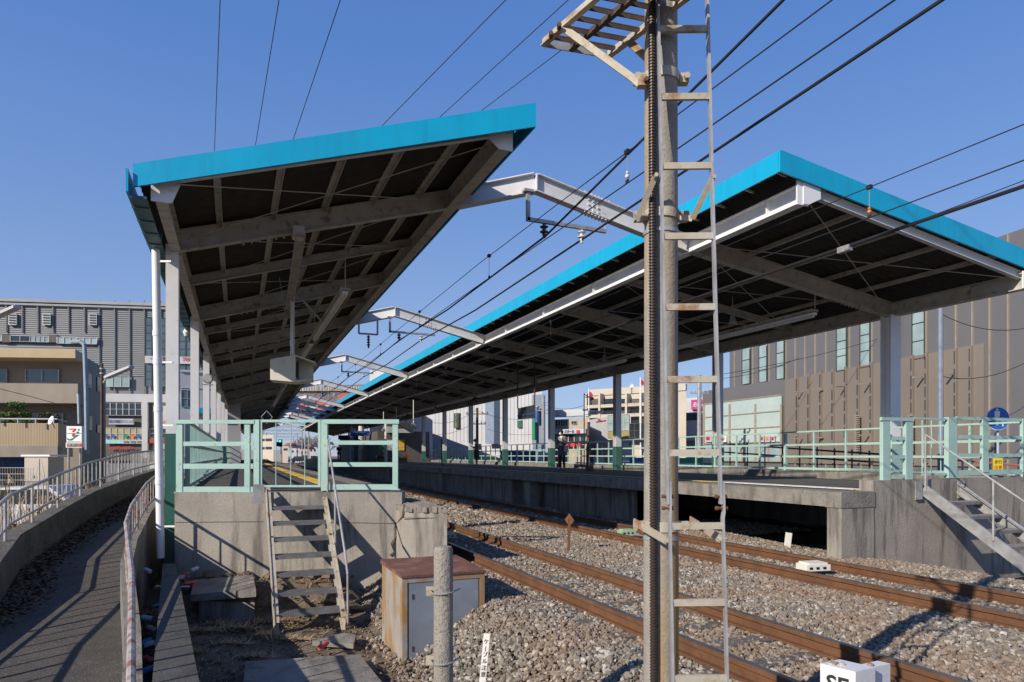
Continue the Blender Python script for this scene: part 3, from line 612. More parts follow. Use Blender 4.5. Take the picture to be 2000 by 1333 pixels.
def canopy_right():
    t = thing('platform_canopy', st(15.3, 12.5, -.5), 'right platform canopy with sky blue fascia over the wide platform', 'canopy', 'station platform canopies')
    XG0, XG1, X0, X1 = 9.28, 15.35, 8.70, 16.1
    sh = lambda X: zr(X)+.60
    ya = 9.05
    corrugated('roof_sheet', X0+.03, X1-.03, sh, ya+.03, ya+.03, sheet, t)
    q = lambda X, o, Y: V((X, Y, zr(X)+o))
    MB().hexa([q(X0, .35, ya), q(X1, .41, ya), q(X1, .41, ya+.04), q(X0, .35, ya+.04)], [q(X0, .72, ya), q(X1, .80, ya), q(X1, .80, ya+.04), q(X0, .72, ya+.04)]).build('front_fascia', blue, t)
    def side(X, z0, z1, y0, th, nm, mt_):
        m = MB(); ys = [y0]+CY+[YEND]
        for a, b in zip(ys, ys[1:]): m.hexa([st(X, a, z0), st(X+th, a, z0), st(X+th, b, z0), st(X, b, z0)], [st(X, a, z1), st(X+th, a, z1), st(X+th, b, z1), st(X, b, z1)])
        return m.build(nm, mt_, t)
    side(X0, zr(X0)+.35, zr(X0)+.71, ya+.045, .03, 'track_side_fascia', blue); side(X1-.03, zr(X1)+.41, zr(X1)+.79, ya+.045, .03, 'outer_fascia', blue)
    m = MB(); cgirder(m, XG0, zr(XG0)-.02, 9.15, .2, .34, True)
    m.build('track_side_girder', white, t)
    for y in [9.9+3.3*i for i in range(16)]: MB().box(st(XG0-.05, y, zr(XG0)+.15), (.1, .02, .29)).build('girder_stiffener', white, t)
    m = MB(); cgirder(m, XG1, zr(XG1)-.02, 9.1, .2, .34, True); m.build('outer_girder', cream, t)
    m = MB(); m.box((XG0, 9.13, zr(XG0)+.17), (.26, .03, .42)); m.prism([(XG0, 9.1, zr(XG0)+.36), (XG0+.4, 9.1, zr(XG0+.4)+.36), (XG0+.4, 9.1, zr(XG0+.4)+.18), (XG0+.12, 9.1, zr(XG0)-.02), (XG0, 9.1, zr(XG0)-.02)], (0, .02, 0)); m.build('girder_end_plate', white, t); MB().box((XG1, 9.08, zr(XG1)+.17), (.2, .03, .36)).build('girder_end_plate', white, t)
    m = MB(); m.ibeam((XG0, 9.2, zr(XG0)+.29), (XG1, 9.2, zr(XG1)+.29), .1, .16, .014); m.build('end_rafter', greysteel, t)
    for i, y in enumerate(CY):
        y = y-.25; m = MB(); a, b = st(XG0, y, zr(XG0)+.16), st(XG1, y, zr(XG1)+.16); m.ibeam(a, b, .18, .36, .02)
        if i < 6:
            for s_ in range(7):
                for e_ in (.74, ): c = a.lerp(b, e_+s_*.02); m.box(c+V((0, -.06, -.195)), (.035, .035, .04)); m.box(c+V((0, .06, -.195)), (.035, .035, .04))
        m.build('main_rafter', cream, t)
        if i+1 < len(CY): m = MB(); m.ibeam(st(XG0, y+3.3, zr(XG0)+.27), st(XG1, y+3.3, zr(XG1)+.27), .1, .18, .014); m.build('light_rafter', cream, t)
    for k in range(5):
        X = XG0+(XG1-XG0)*(k+.6)/5.2; m = MB(); ys = [9.12]+CY+[YEND]
        for a, b in zip(ys, ys[1:]): m.bar(st(X, a, zr(X)+.53), st(X, b, zr(X)+.53), .07, .09)
        m.build('purlin', cream, t)
    y = 9.4
    while y < 40: MB().bar(st(X0+.03, y, zr(X0)+.54), st(XG0-.1, y, zr(XG0-.1)+.54), .035, .04).build('overhang_rib', cream, t); y += .82
    ys = [9.25, 12.25]+[12.25+3.3*i for i in range(1, 16)]
    for j, (a, b) in enumerate(zip(ys, ys[1:])):
        m = MB(); z = .2; m.tube(st(9.45, a, zr(9.45)+z), st(15.15, b, zr(15.15)+z), .01, 5); m.tube(st(15.15, a, zr(15.15)+z), st(9.45, b, zr(9.45)+z), .01, 5); m.build('brace_rod', cream, t)
    for i, y in enumerate(CY[:15]):
        y = y-.3; p = st(15.3, y, 0); top = zr(15.3)+.0; m = MB(); s_ = .30 if i == 0 else .24
        h = top-.3; cz = .3+h/2
        m.box((p.x, p.y-s_/2+.01, cz), (s_*1.15, .02, h)); m.box((p.x, p.y+s_/2-.01, cz), (s_*1.15, .02, h)); m.box((p.x, p.y, cz), (.016, s_-.042, h))
        c = m.build('column', greysteel if i else white, t)
        m = MB(); m.box((p.x, p.y-s_/2-.004, PZ+.0), (s_*1.2, .05, 2.0)); m.box((p.x, p.y+s_/2-.01, PZ+.0), (s_*1.2, .05, 2.0)); m.build('green_base', mint if i == 0 else dkgreen, c)
    return t
canopy_right()
# beams across the tracks
XPK = 5.66
def crossbeam(i, y):
    t = thing('track_spanning_beam', st(XPK, y, E+5.2), 'white cranked beam over the tracks, %s of the row counted from the camera' % ['first', 'second', 'third', 'fourth', 'fifth', 'sixth', 'seventh', 'eighth', 'ninth', 'tenth', 'eleventh', 'twelfth'][i], 'roof beam', 'beams spanning the tracks between the canopies')
    a, b, c = st(4.2, y+.66, zl(4.1)+.2), st(XPK, y, E+5.47), st(9.2, y-.2, zr(9.28)+.17)
    m = MB(); m.ibeam(a, b, .2, .38, .022); m.ibeam(b, c, .2, .36, .022); m.box(b, (.02, .19, .34))
    for s_ in range(8):
        for q_ in (-.07, .07):
            cc = b.lerp(c, .30+s_*.022); m.box(cc+V((0, q_, -.2)), (.035, .035, .04)); m.box(cc+V((0, q_, .2)), (.035, .035, .035))
    for s_ in (.33, .36, .39):
        for h in (-.1, 0, .1): m.box(b.lerp(c, s_)+V((0, -.022, h)), (.035, .03, .035))
    m.build('beam', greysteel, t)
    return t
FR = [CY[0], CY[2], CY[4], CY[6], CY[8], CY[9], CY[10], CY[11], CY[12], CY[13], CY[15], CY[17]]
for i, y in enumerate(FR): crossbeam(i, y)
def insulator(m, p, n=2, r=.085):
    prof = []; z = 0
    prof += [(.03, 0), (.03, -.03)]; z = -.03
    for k in range(n): prof += [(r*.5, z), (r, z-.02), (r, z-.035), (r*.45, z-.06), (r*.45, z-.1)]; z -= .1
    prof += [(.03, z), (.03, z-.05)]
    m.lathe(p, prof, 14)
def bracket(i, y, lab):
    X0, X1 = 5.45, 6.97; zt = E+5.24 if i else E+5.26; zb = E+4.68
    t = thing('insulator_bracket', st(X0, y-.3, zb), lab, 'insulator bracket', 'insulator brackets under the cross beams')
    yy = y-.12
    m = MB(); m.bar(st(X0, yy, zt), st(X0, yy, zb-.03), .07, .07, (0, 1, 0)); m.bar(st(X0-.03, yy, zb), st(X1+.25, yy, zb-.02), .07, .07); m.box(st(X0, yy, zt-.02), (.2, .14, .05)); m.bar(st(X1+.22, yy, zb-.02), st(X1+.25, yy, E+4.98), .03, .03); m.build('hanger', galv, t)
    for X, mm in ((5.80, ins_d), (6.65, ins_w)):
        k = MB(); insulator(k, st(X, yy, zb-.05)); k.build('insulator', mm, t, True)
for i in range(7):
    bracket(i, FR[i], 'steel bracket with a dark and a white insulator under the %s beam over the tracks' % ['first', 'second', 'third', 'fourth', 'fifth', 'sixth', 'seventh'][i])
y = FR[1]; t = thing('wire_hanger', st(4.6, y, E+4.6), 'small U shaped steel hanger with stacked insulator beside the left canopy edge', 'insulator bracket')
m = MB(); 
for a, b in ((st(4.3, y, E+4.95), st(4.3, y, E+4.55)), (st(4.3, y, E+4.55), st(5.0, y, E+4.55)), (st(5.0, y, E+4.55), st(5.0, y, E+5.1))): m.bar(a, b, .06, .06, (0, 1, 0) if abs(a.z-b.z) > .1 else (0, 0, 1))
m.build('hanger', galv, t); k = MB(); insulator(k, st(4.66, y, E+4.5), 4, .07); k.build('insulator', ins_d, t, True)

# ================================================================== OVERHEAD WIRES
def wirething(name, pts, r, label, cat='wire', group=None, n=6):
    m = MB(); m.path(pts, r, n); o = m.build(name, wire, None, True); tag(o, label, cat, group); return o
ysw = [-8, -2, 4, 8, 12]+[12+6*i for i in range(1, 20)]
sagz = lambda z, amp=.0: [z]*len(ysw)
for X, nm, zc, zm in ((4.3, 'nearer', E+3.19, E+3.54), (8.0, 'farther', E+3.22, E+3.62)):
    wirething('contact_wire', [st(X, y, zc) for y in ysw], .008, 'thin contact wire above the %s track' % nm, 'overhead wire', 'contact wires')
    wirething('messenger_wire', [st(X, y, zm+.05*math.cos((y-12)/26*6.28)) for y in ysw], .007, 'upper carrying wire above the %s track' % nm, 'overhead wire', 'messenger wires')
    yds = [6.88, 11.5, 16.5, 21.5, 26.5, 31.5, 36.5, 41.5] if X < 5 else [6.7, 11.7, 16.7, 21.7, 26.7, 31.7, 36.7, 41.7]
    for j, y in enumerate(yds):
        o_ = ['nearest', 'second', 'third', 'fourth', 'fifth', 'sixth', 'seventh', 'farthest'][j]
        zz = zm+.05*math.cos((y-12)/26*6.28)
        t = thing('wire_dropper', st(X, y, zz), 'hanging dropper link with a small bead over the %s track, %s from the camera' % (nm, o_), 'wire dropper', 'droppers between overhead wires')
        m = MB(); m.tube(st(X, y, zz), st(X, y, zc), .004, 5); m.build('link', galv, t)
        m = MB(); m.box(st(X, y, zz), (.05, .07, .05)); m.box(st(X, y, zc+.02), (.02, .05, .04)); m.build('clip', wire, t)
        if (X > 5) or j == 0: m = MB(); m.lathe(st(X, y, zc+.09), [(.01, -.04), (.028, -.02), (.028, 0), (.012, .015), (.024, .03), (.012, .05)], 10); m.build('bead', orange if X > 5 else ins_w, t, True)
def feeder(X, z12, near, r, label):
    pts = [near]+[st(X, 12.3, z12)]
    for i in range(1, 10): 
        pts.append(st(X, 12.5+6.6*i+0, z12-.0+(-.12 if i % 2 else 0)))
    wirething('feeder_cable', [near+(near-pts[1])*.9]+pts, r, label, 'power cable', 'feeder cables over the tracks')
feeder(5.8, E+4.37, pX(1530, 0, 5.8), .022, 'thick dark feeder cable held by the brown insulators')
feeder(6.65, E+4.42, pX(1840, 0, 6.65), .022, 'thick dark feeder cable held by the white insulators')
feeder(9.0, E+3.30, pX(2000, 364, 9.0), .026, 'thick black cable running under the right canopy edge')
wirething('thin_wire', [pX(2000, 353, 9.02)+V((0, -3, .3)), pX(2000, 353, 9.02), pX(1653, 486, 9.02)], .006, 'thin wire clamped above the thick black cable at right', 'wire')
c_ = pX(1650, 487, 9.0); MB().box(c_, (.09, .22, .09)).build('cable_clamp', galv, None, label='small grey clamp joining the thin wire and thick black cable', cat='cable clamp')
skyw = [((430, 0), (419, 292)), ((545, 0), (500, 278)), ((665, 0), (575, 266)), ((988, 0), (752, 240)), ((1110, 0), (867, 222)), ((1139, 66), (948, 211))]
for i, (a, b) in enumerate(skyw):
    Z = 11.5; A, B = pz(a[0], a[1], Z+EZ), pz(b[0], b[1], Z+EZ-.0); d = B-A
    wirething('high_voltage_wire', [A-d*4, A, B, B+d*14], .012, 'thin high wire in the sky, %s of six from the left' % ['first', 'second', 'third', 'fourth', 'fifth', 'sixth'][i], 'power line', 'high power lines')

# ================================================================== LIGHT FITTINGS
def lampline(X, zf, y0, n, L, gap, side):
    ms = []
    tr = thing('cable_tray', st(X, y0, zf(y0)), 'long %s cable tray that carries the tube lamps under the %s canopy' % (('cream', 'left'), ('rust-brown', 'right'))[side], 'cable tray', 'cable trays')
    m = MB(); ys = [y0+2.2*i for i in range(40)]
    for a, b in zip(ys, ys[1:]):
        p, q = st(X, a, zf(a)+.17), st(X, b, zf(b)+.17); m.bar(p+V((-.09, 0, 0)), q+V((-.09, 0, 0)), .03, .07); m.bar(p+V((.09, 0, 0)), q+V((.09, 0, 0)), .03, .07); m.bar(p, V((p.x+.001, p.y+.1, p.z)), .22, .04)
    m.build('tray', cream if side == 0 else galvr, tr)
    m = MB()
    for a in ys[:30:3]: m.tube(st(X, a, zf(a)+.17), st(X, a, (zl(X) if side == 0 else zr(X))+.1), .012, 6)
    m.build('hanger', cream, tr)
    for i in range(n):
        y = y0+i*(L+gap)
        t = thing('tube_lamp', st(X, y, zf(y)), 'long white tube lamp under the %s canopy, %s in its row' % (('left', 'right')[side], ['first', 'second', 'third', 'fourth', 'fifth', 'sixth'][i]), 'tube lamp', 'tube lamps on the cable trays')
        m = MB(); m.bar(st(X, y, zf(y)+.09), st(X, y+L, zf(y)+.09), .13, .06); m.build('housing', white, t)
        m = MB(); m.tube(st(X-.03, y+.05, zf(y)+.03), st(X-.03, y+L-.05, zf(y)+.03), .019, 8); m.tube(st(X+.03, y+.05, zf(y)+.03), st(X+.03, y+L-.05, zf(y)+.03), .019, 8); m.build('tube', lampw, t, True)
lampline(2.34, lambda y: E+3.55, 15.5, 5, 6.5, 1.2, 0)
lampline(13.0, lambda y: E+3.32, 12.4, 6, 7.6, 1.0, 1)
# monitor hood on pole
def monitor():
    p = st(1.44, 18.7, E+2.2); t = thing('platform_monitor', p, 'cream hooded platform monitor box hanging on a round pole', 'monitor')
    m = MB(); m.tube(st(1.44, 18.7, E+2.5), st(1.44, 18.7, zl(1.44)), .055, 12); m.build('pole', pipew, t, True)
    a = px(535, 755, 17.6); a2 = px(535, 716, 17.6); top = px(560, 705, 18.3)
    # body: wedge, long axis roughly across; hood faces away right
    e = V((.98, -.15, 0)); f = V((.15, .98, 0)); h = .62; c = p+V((0, 0, .05))
    L_ = .52
    prof = [(-L_, -.32), (L_*.2, -.36), (L_*.75, -.1), (L_, .12), (.1, .34), (-L_, .2)]
    poly = [c+e*x_+V((0, 0, z_))-f*.35 for x_, z_ in prof]
    m = MB(); m.prism([poly[0], poly[1], poly[4], poly[5]], f*.7); m.build('housing', creamp, t)
    m = MB(); m.slab(c+e*.02+V((0, 0, .33))-f*.38, c+e*(L_*1.15)+V((0, 0, .14))-f*.38, c+e*(L_*1.15)+V((0, 0, .14))+f*.38, c+e*.02+V((0, 0, .33))+f*.38, (0, 0, .03)); m.slab(c+e*.1+V((0, 0, -.36))-f*.35, c+e*(L_*.9)+V((0, 0, -.30))-f*.35, c+e*(L_*.9)+V((0, 0, -.30))+f*.35, c+e*.1+V((0, 0, -.36))+f*.35, (0, 0, .03)); m.slab(c+e*.1+V((0, 0, -.33))+f*.33, c+e*L_+V((0, 0, -.3))+f*.33, c+e*L_+V((0, 0, .17))+f*.33, c+e*.1+V((0, 0, .33))+f*.33, f*.03); m.build('hood', creamp, t)
    m = MB(); m.box(c+e*.14+V((0, 0, -.02)), (.02, .5, .42), -.15); m.build('screen', black, t)
    m = MB(); m.tube(c+V((0, 0, .3))-f*.2, st(1.0, 16.5, zl(1.0)), .006, 5); m.tube(c+V((.05, 0, .3))-f*.2, st(1.3, 16.2, zl(1.2)), .006, 5); m.tube(st(1.55, 18.6, zl(1.5)), st(2.2, 18.5, E+3.5), .028, 8); m.build('stay', galv, t, True)
monitor()
for j, (X, Y) in enumerate(((12.3, 14.5), (12.6, 21.8), (12.2, 30.5))):
    p = st(X, Y, zr(X)-.35); t = thing('platform_speaker', p, 'small grey loudspeaker hanging under the right canopy, %s from the camera' % ['first', 'second', 'third'][j], 'loudspeaker', 'loudspeakers under the right canopy')
    MB().lathe(p, [(.04, .12), (.06, .1), (.07, .02), (.12, -.1), (.12, -.12)], 14).build('horn', galv, t, True); MB().tube(p+V((0, 0, .1)), p+V((0, 0, .6)), .012, 6).build('rod', galv, t)
p = px(1015, 795, 30); t = thing('hanging_sign', p, 'dark unlit hanging station board under the right canopy', 'sign')
a, b, c, d = px(1011, 798, 31), px(1044, 791, 29.0), px(1044, 816, 29.0), px(1011, 819.5, 31)
MB().slab(a, b, c, d, (.1, .12, 0)).build('panel', mat('dark_sign_grey', (.03, .035, .045), None, 2, .4), t)
m = MB(); m.tube(a, V((a.x, a.y, zr(11.5))), .03, 6); m.tube(b, V((b.x, b.y, zr(11.5))), .03, 6); m.build('hanger', galvd, t)
m = MB(); m.slab(a.lerp(d, .62)+V((-.03, -.03, 0)), b.lerp(c, .62)+V((-.03, -.03, 0)), b.lerp(c, .76)+V((-.03, -.03, 0)), a.lerp(d, .76)+V((-.03, -.03, 0)), (.02, .02, 0)); m.build('stripe', mat('sign_stripe_blue', (.03, .06, .14), None, 2, .4), t)
# rectangular cables hanging in left canopy, far boards
for i, (x, y, D, w_, h_) in enumerate(((530, 765, 55, 1.0, 1.4), (548, 790, 70, 1.6, 1.0))):
    p = px(x, y, D); t = thing('hanging_sign', p, 'dark board hanging deep under the left canopy, %s one' % ['upper', 'lower'][i], 'sign'); MB().box(p, (w_, .12, h_)).build('panel', galvd, t); MB().tube(p, p+V((0, 0, 1.6)), .03, 6).build('hanger', galvd, t)
# clock-like mirror by second column, white downpipe
p = px(406, 740, 20.5); t = thing('round_clock', p, 'small round grey rimmed clock on a bracket between the left columns', 'clock')
ax = (p-cam.location).normalized()*-1; MB().lathe(p, [(.13, -.04), (.15, -.03), (.15, .03), (.12, .04)], 20, ax).build('case', galv, t, True); MB().lathe(p+ax*.042, [(.11, -.003), (.11, .004)], 20, ax).build('face', ins_w, t); MB().box(p+V((0, 0, -.18)), (.3, .06, .03)).build('bracket', galv, t)
t = thing('downpipe', px(304, 900, 11.6), 'white plastic rainwater downpipe at the left canopy corner', 'pipe')
a, b = px(304, 474, 11.6), px(314, 1090, 11.6); m = MB(); m.tube(a, b, .066, 14)
for f in (.28, .37, .52, .75): c = a.lerp(b, f); m.tube(c, c+V((0, 0, -.09)), .073, 14)
m.build('pipe', pipew, t, True)
for f in (.06, .38, .58, .9): c = a.lerp(b, f); MB().bar(c, c+V((.24, -.1, 0)), .03, .03).build('bracket', white, t)
MB().lathe(a+V((0, 0, .05)), [(.06, -.1), (.10, 0), (.10, .1)], 12).build('funnel', bluedk, t, True)
# small signal lamps fixed at left column
p = px(364, 650, 19.0); t = thing('column_lamp', p, 'small white twin lamp on a thin bracket at the second left column', 'lamp'); MB().lathe(p, [(.05, -.1), (.09, 0), (.05, .1)], 10).build('shade', pipew, t, True); m = MB(); m.tube(p, px(372, 662, 19.4), .015, 6); m.tube(p, px(368, 632, 19.0), .02, 6); m.tube(px(368, 632, 19), px(378, 633, 19.2), .02, 6); m.build('arm', galv, t)

# ================================================================== FENCES, GATES, STAIRS
def rD(m, x0, x1, y0, y1, D, th=.05):
    n = V((S_, C_, 0))*th; a, b, c, d = px(x0, y1, D), px(x1, y1, D), px(x1, y0, D), px(x0, y0, D); m.hexa([a, b, b+n, a+n], [d, c, c+n, d+n]); return m
def rY(m, x0, x1, y0, y1, Y, th=.05, const=True):
    a, d = pY(x0, y1, Y), pY(x0, y0, Y); b = pY(x1, y1, Y); c = pY(x1, y0, Y)
    if const: b.z = a.z; c.z = d.z
    n = V((0, th, 0)); m.hexa([a, b, b+n, a+n], [d, c, c+n, d+n]); return m
D0 = 11.57
t = thing('end_fence', px(415, 960, D0), 'mint end fence section left of the gate on the left platform', 'fence', 'fence sections at the platform ends')
for a, b in ((343.5, 356), (477, 487.5)):
    m = MB(); rD(m, a, b, 824, 963, D0, .06); o_ = m.build('post', mint, t); m = MB(); rD(m, a-4, b+4, 961.2, 963.2, D0-.03, .12); m.build('base_plate', mint, o_)
for (a, b, y0, y1) in ((340, 496, 820.5, 828), (356, 494, 863, 871.5), (356, 494, 906, 916), (356, 494, 951, 962)): m = MB(); rD(m, a, b, y0, y1, D0-(.02 if y0 < 825 else -.012), .05); m.build('rail', mint, t)
t = thing('end_fence', px(705, 958, D0), 'mint end fence section right of the gate on the left platform', 'fence', 'fence sections at the platform ends')
m = MB(); rD(m, 766.5, 777, 824, 956, D0, .06); o_ = m.build('post', mint, t); m = MB(); rD(m, 763, 780.5, 955.5, 957.6, D0-.03, .12); m.build('base_plate', mint, o_)
for (a, b, y0, y1) in ((632, 779, 819.5, 828), (639, 767, 861, 869), (639, 767, 903.5, 912), (639, 767, 946.5, 957)): m = MB(); rD(m, a, b, y0, y1, D0-(.02 if y0 < 825 else -.012), .05); m.build('rail', mint, t)
t = thing('platform_gate', px(567, 952, D0), 'thin barred mint gate at the head of the left stairs', 'gate')
m = MB()
for r_ in ((507, 511.5, 820, 952), (621, 626, 820, 952), (511.5, 621, 820, 825), (511.5, 621, 948, 952)): rD(m, *r_, D0+.01, .03)
m.build('frame', mint, t)
for x in (539, 568, 595.5): m = MB(); m.tube(px(x, 824, D0+.02), px(x, 949, D0+.02), .008, 6); m.build('bar', mint, t)
for a, b, w_ in ((495, 506, ''), (627, 639, '')): m = MB(); rD(m, a, b, 820, 963 if a < 600 else 959, D0-.01, .08); m.build('gate_post', mint, t)
# diamond shaped wire emblem on gate top: small ring of wire
m = MB(); q = [px(521, 803, 11.6), px(532, 815, 11.6), px(521, 828, 11.6), px(510, 815, 11.6)]; m.path(q+[q[0]], .004, 5); m.build('wire_loop', galv, None, label='small diamond shaped wire loop above the left gate', cat='wire loop')
def longfence(fx, ys, z0, top, label, rails, big=4, y_end=None):
    t = thing('side_fence', st(fx(ys[0]), ys[0], z0), label, 'fence')
    for h, th in rails:
        m = MB()
        for a, b in zip(ys, ys[1:]): m.bar(st(fx(a), a, z0+h), st(fx(b), b, z0+h), .05, th)
        m.build('rail', mint, t)
    for i, y in enumerate(ys[:95]):
        w_ = .075 if i % big == 0 else .045
        m = MB(); m.box(st(fx(y), y, z0+top/2+(-.08 if i % big == 0 else 0)), (w_, w_, top-.02+(.16 if i % big == 0 else 0))); m.build('post', mint, t)
    return t
fx = lambda Y: 14.65+.052*(Y-8.5)
longfence(fx, [8.7+1.12*i for i in range(0, 55)], 1.19, 1.08, 'long mint fence along the outer kerb of the right platform', ((1.1, .04), (.73, .055), (.40, .055), (.06, .06)), 3)
longfence(lambda Y: -.72, [13.5+.8*i for i in range(60)], PZ, 1.22, 'mint fence along the back edge of the left platform', ((1.23, .05), (.82, .06), (.45, .06), (.07, .06)), 2)
# right end fence
Yf = RY+.06
t = thing('end_fence', pY(1754, 938, Yf), 'short mint double post fence section at the corner of the right platform', 'fence', 'fence sections at the platform ends')
for a, b, y1 in ((1725, 1739.5, 940), (1770, 1783, 937)): m = MB(); rY(m, a, b, 818, y1, Yf, .07); m.build('post', mint, t)
for y0, y1 in ((815, 821.5), (853, 860), (889.5, 896.5), (928, 935)): m = MB(); rY(m, 1723 if y0 < 820 else 1739, 1786 if y0 < 820 else 1770, y0, y1, Yf+(-.01 if y0 < 820 else .012), .05); m.build('rail', mint, t)
t = thing('platform_gate', pY(1826, 930, Yf), 'light mint gate with thin bars at the head of the right stairs', 'gate')
m = MB(); rY(m, 1786, 1852, 815.5, 819, Yf+.02, .03); m.build('top_bar', mint, t); m = MB(); rY(m, 1803, 1852, 925, 929, Yf+.02, .03); m.build('bottom_bar', mint, t)
for x in (1801, 1819, 1837.5): a, b = pY(x, 820, Yf+.03), pY(x, 926, Yf+.03); m = MB(); m.tube(a, b, .009, 6); m.build('bar', mint, t)
m = MB(); rY(m, 1853, 1870, 815, 934, Yf, .09); m.build('gate_post', mint, t)
t = thing('end_fence', pY(1950, 930, Yf), 'mint end fence section right of the right gate, running out of view', 'fence', 'fence sections at the platform ends')
for a, b in ((1920, 1931), (1998, 2010)): m = MB(); rY(m, a, b, 818, 923, Yf, .06); m.build('post', mint, t)
for y0, y1 in ((814, 820), (850, 857), (886, 893), (919, 929)): m = MB(); rY(m, 1870, 2060, y0, y1, Yf+.012, .05); m.build('rail', mint, t)

grate = mat('grating_steel', (.26, .255, .25), (.18, .175, .17), 6, .5, metal=.4, stain=(.2, .13, .08), sscale=8, samt=.4)
def stairs(lab, X0, X1, Yt, Yb, zt, zb, n, rail_side, rail_pts, mid, wmat):
    t = thing('steel_stairs', V(((X0+X1)/2, Yb, zb)), lab, 'stairs', 'steel stairs at the platform ends')
    d = V((0, Yb-Yt, zb-zt)).normalized()
    for X in (X0, X1):
        m = MB(); a, b = V((X, Yt, zt)), V((X, Yb, zb)); s_ = 1 if X == X0 else -1
        m.bar(a, b, .014, .19); m.bar(a+V((s_*.035, 0, .09)), b+V((s_*.035, 0, .09)), .06, .012); m.bar(a+V((s_*.035, 0, -.09)), b+V((s_*.035, 0, -.09)), .06, .012)
        st_ = m.build('stringer', wmat, t)
        for f in (.04, .42, .96): MB().box(a.lerp(b, f)+V((s_*.035, 0, .105)), (.03, .03, .02)).build('bolt', rustm, st_)
        m = MB(); m.box((X+(-.11 if X == X0 else .05), Yt+(.03 if n == 7 and X == X0 else .0), zt-.02), (.17, .02, .32)); m.build('wall_plate', galv, t)
    for k in range(n):
        f = (k+.95)/(n+.8); y = Yt+(Yb-Yt)*f; z = zt+(zb-zt)*f-.02
        m = MB(); w_ = X1-X0-.03; cx = (X0+X1)/2
        for j in range(13): m.box((cx, y-.12+j*.02, z), (w_, .006, .03))
        for j in range(30): m.box((X0+.02+w_*(j+.5)/30, y, z+.004), (.006, .25, .028))
        m.box((cx, y-.128, z-.012), (w_, .008, .05))
        m.build('tread', grate, t)
    m = MB(); m.path(rail_pts, .0175, 8)
    for a, b in mid: m.tube(a, b, .0175, 8)
    m.build('handrail', galv, t, True)
    return t
rx = 1.52
stairs('steep steel stairs with seven grating treads up to the left platform', .55, 1.50, 12.08, 9.75, 1.0, -.74, 7, 1,
       [V((rx, 11.85, 1.0)), V((rx, 11.85, 1.88)), V((rx, 9.95, .22)), V((rx, 9.72, -.05)), V((rx, 9.7, -.72))], [(V((rx, 10.95, .2)), V((rx, 10.95, 1.12)))], galvr)
stairs('galvanised steel stairs with open treads up to the right platform', 11.37, 12.32, 8.42, 5.55, 1.02, -.88, 8, 0,
       [V((11.35, 8.36, .98)), V((11.35, 8.36, 1.99)), V((11.35, 5.6, .15)), V((11.35, 5.6, -.7))], [(V((11.35, 7.2, .25)), V((11.35, 7.2, 1.21)))], galv)

# ================================================================== POLE WITH LADDER
PD = 3.8; pc = px(1291, 890, PD)
t = thing('utility_pole', V((pc.x, pc.y, -.6)), 'tall round weathered grey pole with rust streaks in the foreground', 'pole')
MB().lathe((pc.x, pc.y, -.9), [(.097, 0), (.096, 2.0), (.0955, 2.05), (.094, 2.06), (.088, 6.2)], 40).build('shaft', polem, t, True)
def band(y, h, m_, r=.1, nm='band'):
    z = EZ+(HY-y)/F*PD; MB().lathe((pc.x, pc.y, z-h/2), [(r, 0), (r, h)], 40).build(nm, m_, t, True); return V((pc.x, pc.y, z))
rt = V((C_, -S_, 0)); fw = V((S_, C_, 0))
b1 = band(156, .05, galvr); b2 = band(424, .05, galvr); b3 = band(1027, .055, galvr); b4 = band(457, .02, galv, .0975); b5 = band(1050, .02, galv, .0985)
for b in (b1, b2, b3):
    for s_ in (-1, 1): m = MB(); m.box(b+rt*s_*.125+fw*0, (.05, .05, .05), -TH); m.lathe(b+rt*s_*.135-fw*.03, [(.012, -.02), (.018, -.02), (.018, .02), (.012, .02)], 6, -fw); m.build('clamp_lug', galvr, t)
# conduit
t2 = thing('cable_conduit', px(1275, 890, 3.68), 'black corrugated conduit running up the front of the foreground pole', 'conduit')
a = px(1273, -90, 3.695); b = px(1277, 1420, 3.695); L_ = (a-b).length; prof = []; z = 0
while z < L_: prof += [(.0155, z), (.0205, z+.004), (.0205, z+.010), (.0155, z+.014)]; z += .0165
MB().lathe(b, prof, 14, (a-b)).build('tube', condm, t2, True)
